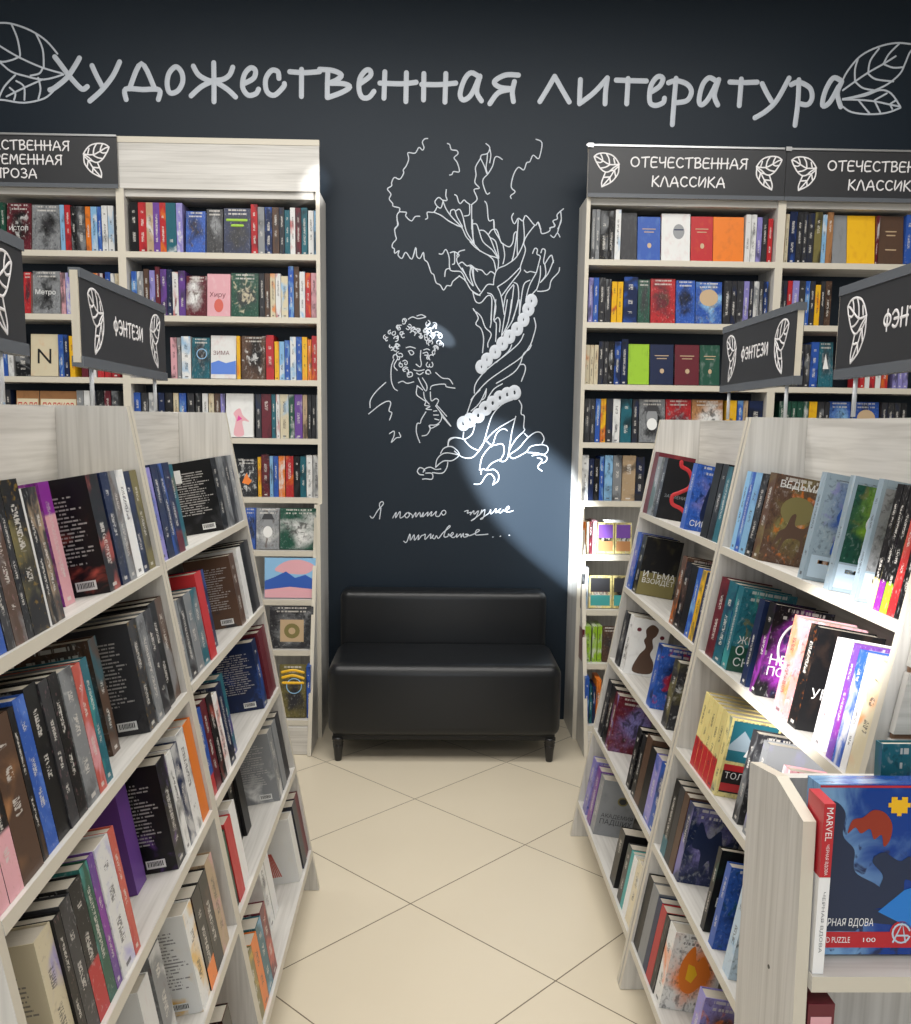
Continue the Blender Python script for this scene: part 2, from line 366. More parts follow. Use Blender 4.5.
TITLE = """-1796,3176 -1777,3152 -1734,3095 -1691,3048 -1671,3037 -1652,3049;-1683,3173 -1701,3144 -1745,3086 -1803,3041 -1826,3031;-1626,3141 -1607,3098 -1579,3045;-1498,3160 -1531,3099 -1584,3036 -1643,2986;-1474,2996 -1475,3041 -1396,3041 -1319,3041 -1324,2999;-1457,3043 -1397,3155 -1339,3045;-1239,3144 -1271,3114 -1281,3066 -1269,3029 -1233,3038 -1209,3077 -1212,3120 -1239,3144;-1157,3148 -1133,3110 -1088,3087 -1062,3088 -1021,3093 -990,3113 -974,3147;-1062,3165 -1063,3073 -1065,2994;-1171,3018 -1124,3058 -1073,3083;-1057,3083 -1002,3050 -964,3017;-924,3076 -878,3101 -869,3135 -892,3146 -921,3115 -930,3061 -905,3026 -869,3033 -856,3053;-760,3103 -765,3132 -795,3136 -822,3097 -817,3044 -782,3028 -740,3065 -735,3080;-709,3133 -642,3130 -570,3136;-654,3144 -655,3081 -656,3025;-570,3146 -509,3142 -468,3123 -494,3099 -535,3084;-519,3086 -458,3085 -429,3071 -468,3046 -530,3023;-531,3142 -534,3084 -535,3023;-381,3087 -334,3121 -334,3145 -355,3145 -381,3111 -386,3062 -371,3027 -340,3027 -316,3054;-265,3141 -269,3025;-288,3091 -185,3090 -118,3098;-164,3139 -166,3012;-82,3137 -83,3021;-92,3089 -9,3090 68,3098;21,3139 18,3013;181,3126 140,3145 109,3115 89,3051 105,3024 141,3048 176,3121;181,3131 167,3063 190,3022;362,3139 300,3138 249,3108 275,3084 332,3078;332,3076 270,3060 230,3010;344,3110 335,3066 341,3022;466,3024 501,3081 533,3137;533,3137 569,3080 605,3025;655,3125 654,3072 654,3018;654,3018 720,3068 782,3135;782,3135 776,3079 775,3020;824,3126 894,3125 967,3125;880,3134 878,3022;985,3073 1031,3103 1045,3138 1018,3144 989,3102 987,3034 1014,3017 1050,3030 1056,3050;1107,3139 1102,3026 1099,2933;1072,3119 1108,3129 1160,3115 1183,3082 1164,3042 1112,3031;1295,3133 1263,3145 1234,3112 1221,3048 1233,3024 1263,3049 1301,3123;1310,3138 1293,3069 1311,3025;1363,3128 1431,3127 1493,3130;1417,3142 1414,3024;1517,3124 1540,3085 1566,3047;1644,3151 1592,3052 1543,3002 1492,2971;1691,3144 1693,3044 1686,2941;1656,3122 1692,3134 1746,3109 1759,3065 1740,3035 1698,3039;1890,3146 1853,3155 1820,3096 1812,3032 1845,3047 1882,3117;1896,3141 1879,3087 1899,3028"""
LEAF_L = """-2111,3307 -2040,3318 -1980,3314 -1901,3288 -1833,3246 -1783,3190;-2114,3260 -2046,3218 -1963,3172 -1859,3129 -1764,3104;-1986,3310 -1964,3253 -1955,3187 -1960,3172;-1877,3274 -1850,3208 -1849,3131;-2109,3184 -2050,3151 -1999,3157 -1963,3172;-1854,3127 -1871,3102 -1912,3092;-2118,3193 -2050,3147 -2002,3109 -1942,3091 -1852,3076 -1759,3100;-2070,2978 -2036,3041 -1983,3092;-2070,2983 -2039,2982 -1949,2972 -1856,2992 -1809,3027;-2028,2998 -1945,3038 -1862,3074;-1979,3067 -1945,3043 -1946,2985;-2011,3037 -1987,3013 -1994,2984;-1877,3083 -1869,3035 -1881,2991"""
LEAF_R = """1896,3136 1919,3186 1976,3255 2057,3297 2139,3316 2213,3313 2265,3304;2265,3304 2216,3284 2193,3230 2171,3181 2112,3131 2031,3095 1959,3074 1907,3063;1904,3102 1959,3142 2019,3183 2089,3223 2144,3258;1959,3142 1955,3196 1965,3240;2019,3183 2025,3236 2062,3290;2089,3223 2111,3267 2155,3312;1959,3142 1998,3114 2051,3105;2019,3178 2058,3154 2142,3146;2094,3220 2137,3207 2184,3210;1907,3063 2011,3080 2082,3106 2136,3092 2185,3034;2186,3029 2122,3005 2038,2997 1953,3005 1909,3029;1907,3060 1970,3061 2055,3056 2130,3043 2185,3034;1981,3060 2038,3002;2060,3056 2090,3007;2060,3061 2115,3092;2135,3043 2147,3023;2135,3045 2160,3061"""
TREE = """-62,2849 -77,2846 -87,2831 -79,2809 -86,2796 -103,2808 -121,2782 -155,2783 -151,2755 -163,2723 -177,2705 -175,2690 -193,2663 -219,2670 -232,2647 -232,2632 -252,2617 -235,2594 -243,2572 -227,2552 -224,2539 -193,2531 -193,2515 -161,2512 -164,2495 -137,2473 -119,2493 -97,2495;-193,2515 -206,2497 -203,2454 -216,2434;32,2828 43,2823 51,2801 77,2797 82,2782 64,2764 80,2742 90,2702 63,2702 55,2689 44,2686;143,2553 127,2563 114,2573 98,2557 88,2565 80,2590 69,2597;29,2619 27,2591 33,2571 12,2571 -7,2583 -25,2563 -14,2543 4,2535 14,2566;-14,2540 -30,2515 -61,2514 -59,2489 -69,2482;-30,2515 7,2500 50,2471 108,2447;12,2571 30,2529 60,2491 108,2447;49,2506 52,2524 70,2527 81,2497 108,2452;75,2522 94,2530 110,2497 124,2439;151,2553 153,2440;141,2551 141,2508 118,2500;215,2831 233,2814 223,2787 195,2779 188,2761 167,2724 170,2689 165,2654 187,2629 161,2621 177,2579 151,2553;233,2809 239,2780 234,2745;223,2787 221,2755 217,2720 225,2695;190,2764 209,2729 220,2697;294,2761 273,2773 258,2768 248,2730 227,2695 202,2662 221,2605 236,2608;452,2855 481,2839 472,2779 462,2768 440,2783 425,2753 410,2748 397,2715 371,2727 348,2690 339,2637 358,2615 337,2597 340,2584;214,2569 225,2550 234,2482 258,2484 261,2442;352,2516 344,2496 358,2468 376,2494 398,2482 413,2507 456,2463 472,2478 486,2445;528,2451 554,2462 543,2484 564,2495 563,2515 592,2541;579,2530 583,2485 568,2449;-206,2477 -200,2454 -216,2436 -213,2406 -209,2388 -226,2367 -228,2350 -218,2342 -216,2322 -195,2335 -200,2314 -181,2299 -163,2328 -134,2296 -115,2351 -110,2311 -94,2301 -78,2329 -73,2296 -57,2281 -40,2235 -27,2225 -16,2189 5,2177 21,2154 37,2175 56,2175 66,2196 98,2222;34,2481 81,2456 105,2447 130,2401 167,2369 195,2339;113,2482 129,2427 164,2374;155,2483 162,2374;-2,2323 14,2323 30,2344 46,2308 49,2257 63,2244 105,2240 127,2202;51,2329 72,2334 94,2319 83,2304 89,2278 127,2228;120,2343 94,2335 83,2314;52,2257 31,2249 26,2218;72,2334 73,2283 63,2275;94,2278 110,2286 132,2269 153,2272 185,2244;95,2222 127,2199 155,2156 198,2131;110,2258 138,2207 162,2177;153,2269 148,2228 165,2177;163,2264 170,2197 198,2151;472,2476 483,2448 492,2425 526,2436 533,2454 552,2459 543,2484;582,2490 566,2429;534,2418 550,2408 566,2429 579,2411;157,2483 156,2427 167,2371;155,2463 176,2463 190,2428 209,2382 252,2347 279,2312;190,2435 214,2433 241,2403 268,2342 286,2307;241,2403 270,2383 286,2312;235,2418 251,2439 274,2437 294,2384 307,2374;146,2381 178,2351 234,2321 277,2309 285,2292 283,2261;234,2321 261,2296 273,2250;305,2371 314,2323 307,2282;258,2485 262,2439 286,2399 299,2379 334,2361 352,2382 357,2420 370,2426 359,2334 349,2293;376,2487 373,2410 375,2324;400,2487 407,2411 400,2370 370,2313 323,2277 280,2256 265,2214 263,2183;456,2463 420,2416 405,2380 414,2345 392,2273 390,2247 351,2195 304,2132;392,2268 335,2210 282,2173;282,2173 299,2137 311,2081 317,2044;263,2183 234,2183 213,2157 192,2133 165,2146;163,2146 177,2104 203,2097 235,2131 256,2116 253,2017;235,2144 259,2132 276,2080 266,2017;362,2195 381,2180 385,2108 360,2024;359,2185 325,2138 313,2075;362,2180 351,2076 339,2018;439,2207 410,2186 398,2108 392,2040;467,2238 437,2181 422,2119;474,2166 441,2129;482,2192 472,2161;449,2333 459,2356 472,2351 470,2330 486,2320 482,2295 472,2254 467,2243 440,2248 424,2243 411,2253;489,2336 496,2354 510,2346 503,2300 509,2285 529,2316 542,2324 551,2291;488,2274 489,2233 482,2192;551,2301 526,2239 490,2197;581,2268 576,2245 543,2208 533,2167 501,2156 477,2156;509,2285 515,2234 490,2197;147,2266 185,2254 206,2249 228,2229 249,2245 270,2230;156,2259 170,2197 197,2151;166,2069 191,2027 180,1996 205,1975 219,1929 215,1860;169,2061 204,2033 226,1981 256,1950 241,1908 241,1887;256,2111 255,2013 250,1981;275,2112 268,2018 280,1997 278,1914;269,2013 287,2029 298,2008 296,1961;331,2113 307,1946;352,2113 338,2009 307,1940;384,2113 360,2019 323,1961;392,2114 391,2046;464,2029 473,1990 463,1943 448,1900 407,1842 332,1788 242,1723 183,1658 162,1631;454,1900 443,1879 417,1858 399,1805 365,1762 285,1713;399,1805 421,1805 427,1779 409,1725;415,1952 394,1910 336,1857 272,1808 219,1760 182,1706 178,1664;357,1899 341,1867 283,1814;237,1686 232,1648 219,1632;315,1711 275,1686 246,1643;206,1680 171,1641 143,1564;236,1681 204,1616 163,1577;183,1506 168,1461 129,1438 128,1473;399,1632 413,1606 411,1567 427,1555 425,1503 429,1484 390,1444 359,1392 353,1359;385,1554 367,1476 356,1392 347,1346 327,1330 307,1336;367,1634 315,1611 270,1559 246,1488 227,1416 202,1377 169,1347 123,1350 84,1379;382,1544 291,1488 234,1429 202,1380;129,1438 162,1402 202,1383;344,1483 324,1492 292,1469 273,1410 260,1404;243,1429 273,1410 322,1417 330,1372 311,1336;260,1404 222,1351 210,1286;307,1339 268,1319 243,1286;129,1438 89,1446 57,1430 52,1401;217,1266 223,1292 249,1286 282,1290 305,1267 303,1234 277,1214;277,1214 286,1241 269,1267 243,1260 217,1220 184,1216;356,1363 379,1346 444,1380;359,1366 405,1399 443,1445 481,1475 511,1475 528,1446 519,1423;444,1380 463,1406 509,1416 542,1410 549,1388 530,1368 497,1374 448,1377;471,1361 510,1368 544,1355 538,1332 512,1322 502,1302 522,1286;498,1351 521,1342 502,1312;429,1471 446,1455;50,1402 55,1435 77,1446 107,1443;15,1367 29,1391 56,1402 83,1394 108,1362 73,1332 29,1329 -9,1298;-9,1298 -4,1334 18,1361 51,1370 105,1360;51,1324 46,1296 24,1269 -25,1271;16,1290 -9,1287 -36,1298 -63,1289 -71,1273;-69,1259 -90,1262 -100,1278 -88,1295 -69,1289 -63,1279;-58,1268 -30,1268 -22,1252 -30,1238 -57,1240 -74,1238"""
PORTRAIT = """-159,1878 -138,1883 -114,1876;-73,1869 -57,1874 -44,1869;-148,1862 -132,1865 -121,1852 -135,1844 -146,1860;-76,1853 -57,1858 -52,1845 -68,1844;-87,1866 -89,1829 -84,1803 -91,1787 -110,1800;-121,1773 -99,1768 -70,1774;-107,1757 -91,1750 -75,1761;-99,1734 -83,1702 -61,1671 -56,1697 -78,1734;-104,1697 -77,1676;-218,1822 -231,1785 -231,1721 -218,1684 -201,1671;-202,1822 -218,1790 -202,1769;-258,1710 -304,1667 -333,1624 -335,1587;-196,1709 -175,1717 -153,1707 -121,1715;-13,1761 19,1735 52,1731 71,1707;-39,1679 -29,1698 30,1706 41,1693 82,1687;-149,2014 -128,2025 -101,2017 -64,2026;-107,2030 -85,2036 -67,2028;-342,1556 -287,1600 -250,1619 -233,1611 -242,1573 -228,1563 -239,1528;-239,1461 -217,1474 -217,1450 -230,1418 -206,1440 -184,1445 -192,1467;-104,1692 -107,1655 -82,1634 -61,1619 -66,1602 -39,1597 -60,1584 -33,1581;-72,1666 -66,1634 -44,1608;-39,1667 -34,1624 -12,1635 2,1625 -12,1598;-60,1570 -82,1533 -87,1514 -103,1511 -106,1468 -89,1419;-78,1452 -54,1458 -38,1485 -43,1504 -11,1507 11,1523 19,1550 10,1571;-22,1574 -6,1576;-22,1555 2,1555;-16,1536 5,1531;-41,1501 -32,1490 5,1510;-12,1600 65,1500 19,1550;-6,1603 43,1550;-249,1926 -257,1922 -260,1916 -257,1910 -253,1910 -250,1913;-231,1865 -225,1867 -223,1873 -226,1879 -232,1880;-214,1956 -211,1945 -217,1938 -224,1938 -228,1944 -226,1951 -220,1954;-192,1978 -196,1971 -203,1970 -207,1975 -205,1982 -200,1985;-174,2015 -165,2008 -163,1997 -169,1991 -176,1992;-211,1907 -201,1911 -198,1920 -202,1929 -211,1931 -217,1927 -219,1921;-168,1928 -176,1926 -182,1932 -182,1940 -176,1945 -169,1945;-207,1880 -200,1881 -196,1887 -198,1894 -204,1898 -209,1896 -212,1891 -211,1888;-190,1835 -200,1835 -206,1844 -204,1854 -196,1858;-159,1970 -153,1965 -146,1966 -143,1973 -147,1979 -153,1981;-115,1964 -115,1971 -120,1977 -126,1977 -131,1973 -131,1968;-106,1972 -107,1962 -101,1956 -95,1956 -91,1963 -94,1969 -99,1971 -104,1969;-140,1951 -129,1958 -119,1954 -115,1945 -118,1937;-62,1978 -56,1968 -59,1959 -66,1955 -71,1959 -72,1966 -68,1971 -62,1971;-60,2002 -64,1993 -61,1985 -55,1983 -50,1987 -51,1993;-29,1973 -27,1981 -21,1984 -15,1983 -12,1978 -13,1973 -16,1973 -17,1975;-22,1940 -20,1952 -11,1957 -2,1954 2,1947 0,1940 -5,1939 -8,1942;-27,1925 -23,1932 -25,1939 -32,1943 -38,1940 -40,1935;-69,1926 -66,1917 -59,1914 -54,1918 -54,1925 -58,1929 -64,1929;10,1892 13,1903 8,1913 -2,1915 -9,1909 -10,1902 -6,1898;-27,1883 -18,1891 -7,1888 -2,1880 -4,1871;-96,1933 -92,1926 -85,1924 -80,1930 -81,1936 -86,1940;-48,1891 -52,1901 -48,1910 -40,1914 -32,1910 -30,1903 -33,1898;-15,1869 -25,1867 -31,1859 -29,1851 -24,1848 -19,1851 -19,1856;-43,1822 -47,1833 -43,1843 -33,1846 -26,1842;-32,1810 -27,1799 -31,1789 -39,1787 -45,1792 -44,1800;-38,1757 -42,1768 -51,1772 -60,1769 -63,1761 -60,1755 -55,1754;-187,1809 -193,1799 -191,1789 -183,1785 -177,1789 -177,1797 -181,1801 -187,1801;-171,1771 -161,1778 -151,1775 -146,1767 -148,1759 -154,1756;-136,1761 -147,1758 -153,1748 -150,1739 -143,1737;-70,1951 -63,1954 -56,1950 -54,1944 -56,1940 -60,1940 -62,1943 -61,1946;-32,1971 -43,1974 -52,1968 -54,1959 -50,1953 -44,1953;-206,1862 -215,1862 -221,1870 -219,1879 -212,1883 -205,1881 -202,1876 -203,1871;-192,1832 -191,1825 -195,1820 -199,1821 -201,1826;-262,1938 -269,1931 -268,1922 -263,1918 -257,1920 -256,1926 -259,1930;-239,1890 -241,1882 -237,1877 -232,1877 -230,1881;-236,1961 -244,1957 -247,1950 -244,1944 -239,1943 -236,1947 -237,1952;-183,1985 -195,1984 -202,1975 -201,1966 -195,1962 -189,1965 -188,1971 -192,1975;-176,2000 -177,2009 -171,2016 -164,2016 -159,2012 -158,2006 -161,2003 -164,2005;-201,1936 -197,1929 -200,1922 -204,1921 -208,1924;-175,1955 -175,1945 -180,1939 -187,1940 -189,1946 -187,1952 -181,1954 -177,1952;-218,1874 -218,1881 -212,1886 -205,1885 -202,1880 -202,1876;-194,1849 -185,1851 -178,1846 -176,1838 -180,1834 -185,1834;-147,1976 -140,1974 -135,1978 -136,1985 -140,1989 -146,1989;-132,1957 -136,1964 -133,1972 -126,1974 -120,1972;-92,1969 -99,1961 -99,1952 -94,1947 -88,1948;-129,1959 -120,1967 -110,1966 -105,1959 -106,1951 -111,1948 -115,1950 -115,1955;-76,1963 -74,1954 -67,1951 -62,1955 -62,1962 -66,1966 -71,1966;-62,1988 -51,1987 -44,1994 -45,2004 -52,2010;-27,1999 -17,1999 -11,1991 -12,1984 -17,1980 -21,1982 -22,1987 -19,1991;6,1951 15,1943 16,1932 10,1926 3,1927 0,1934 3,1940 8,1941;-38,1948 -29,1951 -21,1947 -19,1939 -22,1934 -27,1934 -29,1938;-44,1938 -34,1930 -32,1919 -38,1912 -46,1913 -49,1919 -46,1926;21,1885 23,1895 18,1903 9,1904 3,1899 3,1892;-16,1869 -21,1875 -20,1883 -14,1887 -8,1886 -5,1881 -6,1877;-86,1945 -90,1938 -89,1931 -85,1929 -81,1931 -81,1936;-57,1898 -60,1906 -57,1914 -50,1917 -44,1914 -42,1908 -44,1905;-2,1877 -11,1880 -19,1875 -21,1867 -17,1862;-46,1841 -54,1839 -58,1833 -57,1827 -53,1825 -49,1827 -50,1832 -53,1834;-54,1809 -60,1799 -57,1790 -50,1787 -44,1791;-46,1753 -55,1754 -60,1761 -58,1770 -51,1774 -44,1771;-175,1814 -164,1818 -155,1813 -153,1803 -157,1797 -163,1797 -166,1802 -164,1807;-151,1783 -163,1786 -172,1781 -174,1771 -169,1765 -163,1765;-140,1739 -131,1741 -127,1750 -130,1759 -138,1762 -145,1758 -146,1752 -144,1749;-58,1946 -56,1936 -61,1929 -68,1930 -71,1935 -69,1941 -64,1944;-50,1946 -56,1953 -55,1963 -48,1968 -41,1967 -37,1961 -38,1956;-195,1873 -205,1874 -209,1882 -206,1891 -199,1894 -192,1891 -190,1886;-222,1827 -222,1837 -215,1844 -207,1844 -202,1838 -202,1831"""
CHAIN = """465,2109 463,2099 457,2091 449,2088 441,2091 435,2099 432,2109 434,2119 440,2127 448,2130 456,2127 462,2120 465,2109;451,2070 449,2060 443,2052 435,2049 427,2052 421,2059 418,2070 420,2080 426,2088 434,2091 442,2088 448,2081 451,2070;428,2021 426,2010 421,2002 413,1999 404,2002 398,2010 396,2020 398,2030 404,2038 412,2041 420,2038 426,2031 428,2021;398,1976 396,1965 390,1957 382,1955 374,1957 368,1965 366,1975 368,1986 373,1993 381,1996 390,1994 396,1986 398,1976;361,1938 359,1928 354,1920 346,1917 337,1920 331,1928 329,1938 331,1949 337,1956 345,1959 353,1957 359,1949 361,1938;327,1904 325,1893 319,1886 311,1883 303,1885 297,1893 295,1903 297,1914 302,1922 310,1925 319,1922 325,1914 327,1904;293,1864 291,1853 285,1846 277,1843 269,1845 263,1853 261,1863 263,1874 268,1882 276,1885 284,1882 290,1874 293,1864;253,1827 251,1816 245,1808 237,1805 229,1808 223,1816 221,1826 223,1837 229,1844 237,1847 245,1845 251,1837 253,1827;227,1792 225,1781 219,1773 211,1770 203,1773 197,1781 194,1791 196,1802 202,1810 210,1813 218,1810 224,1802 227,1792;146,1516 143,1504 136,1495 127,1492 117,1495 109,1504 107,1515 109,1527 116,1535 126,1539 136,1536 143,1527 146,1516;176,1532 174,1520 167,1512 157,1509 147,1512 140,1520 137,1532 140,1543 147,1552 156,1555 166,1552 173,1544 176,1532;218,1555 216,1544 209,1535 199,1532 189,1535 182,1543 179,1555 182,1566 189,1575 198,1578 208,1575 215,1567 218,1555;254,1591 251,1579 244,1571 234,1568 225,1571 217,1579 214,1591 217,1602 224,1611 234,1614 243,1611 251,1603 254,1591;289,1617 286,1606 279,1597 270,1594 260,1597 253,1605 250,1617 252,1628 259,1637 269,1640 279,1637 286,1629 289,1617;324,1643 322,1632 315,1623 305,1620 295,1623 288,1631 285,1643 287,1654 294,1663 304,1666 314,1663 321,1655 324,1643;360,1660 357,1648 350,1640 341,1637 331,1639 323,1648 321,1659 323,1671 330,1679 340,1683 349,1680 357,1671 360,1660;395,1670 393,1658 386,1650 376,1647 366,1650 359,1658 356,1669 359,1681 365,1689 375,1693 385,1690 392,1681 395,1670"""
HANDWRITING = """-335,1050 -321,1041 -297,1079 -269,1112 -276,1124 -288,1112 -285,1089 -281,1089 -288,1037;-222,1042 -204,1071 -208,1042 -185,1076 -185,1043 -166,1052 -148,1071 -162,1057 -152,1043 -138,1057 -145,1071 -124,1057 -124,1043 -106,1072 -106,1048 -87,1072 -82,1048 -68,1072 -73,1049 -59,1061 -45,1074 -49,1052 -26,1077 -31,1054 -17,1063 -3,1078 -7,1056 11,1054 25,1078 39,1083 44,1069 30,1059 21,1073;138,1079 156,1084 152,1070 170,1075 166,1061 184,1084 186,1065 208,1083 194,1047 171,1032 217,1066 226,1089 217,1066 240,1090 232,1047 218,1042 260,1071 269,1090 269,1068 283,1078 297,1095 295,1074 320,1095 308,1081 320,1074 332,1088 339,1084 362,1096 357,1107 344,1091 353,1077 381,1085;-166,925 -152,920 -135,963 -133,930 -114,959 -112,930 -91,959 -94,932 -77,954 -67,957 -58,961 -60,935 -44,950 -30,964 -32,939 -16,960 -22,945 -11,939 -2,955 8,941 31,970 64,998 62,1006 45,984 36,951 55,951 59,965 69,953 83,965 78,972 69,956 83,946 97,956 102,966 100,947 120,966 122,947 134,969 135,950 153,952 158,963 144,963 167,957 205,976 214,986 200,985 194,962 224,962 257,965;281,951 284,951;319,955 322,956;364,961 367,961"""
BAYS = {'LF': (-0.358, 1.874, 0.0154, 0.911), 'LN': (-0.32, 0.945, 0.0379, 0.924), 'RF': (0.507, 3.183, -3.1416, 0.915), 'RN': (0.507, 2.262, -3.1416, 0.917)}
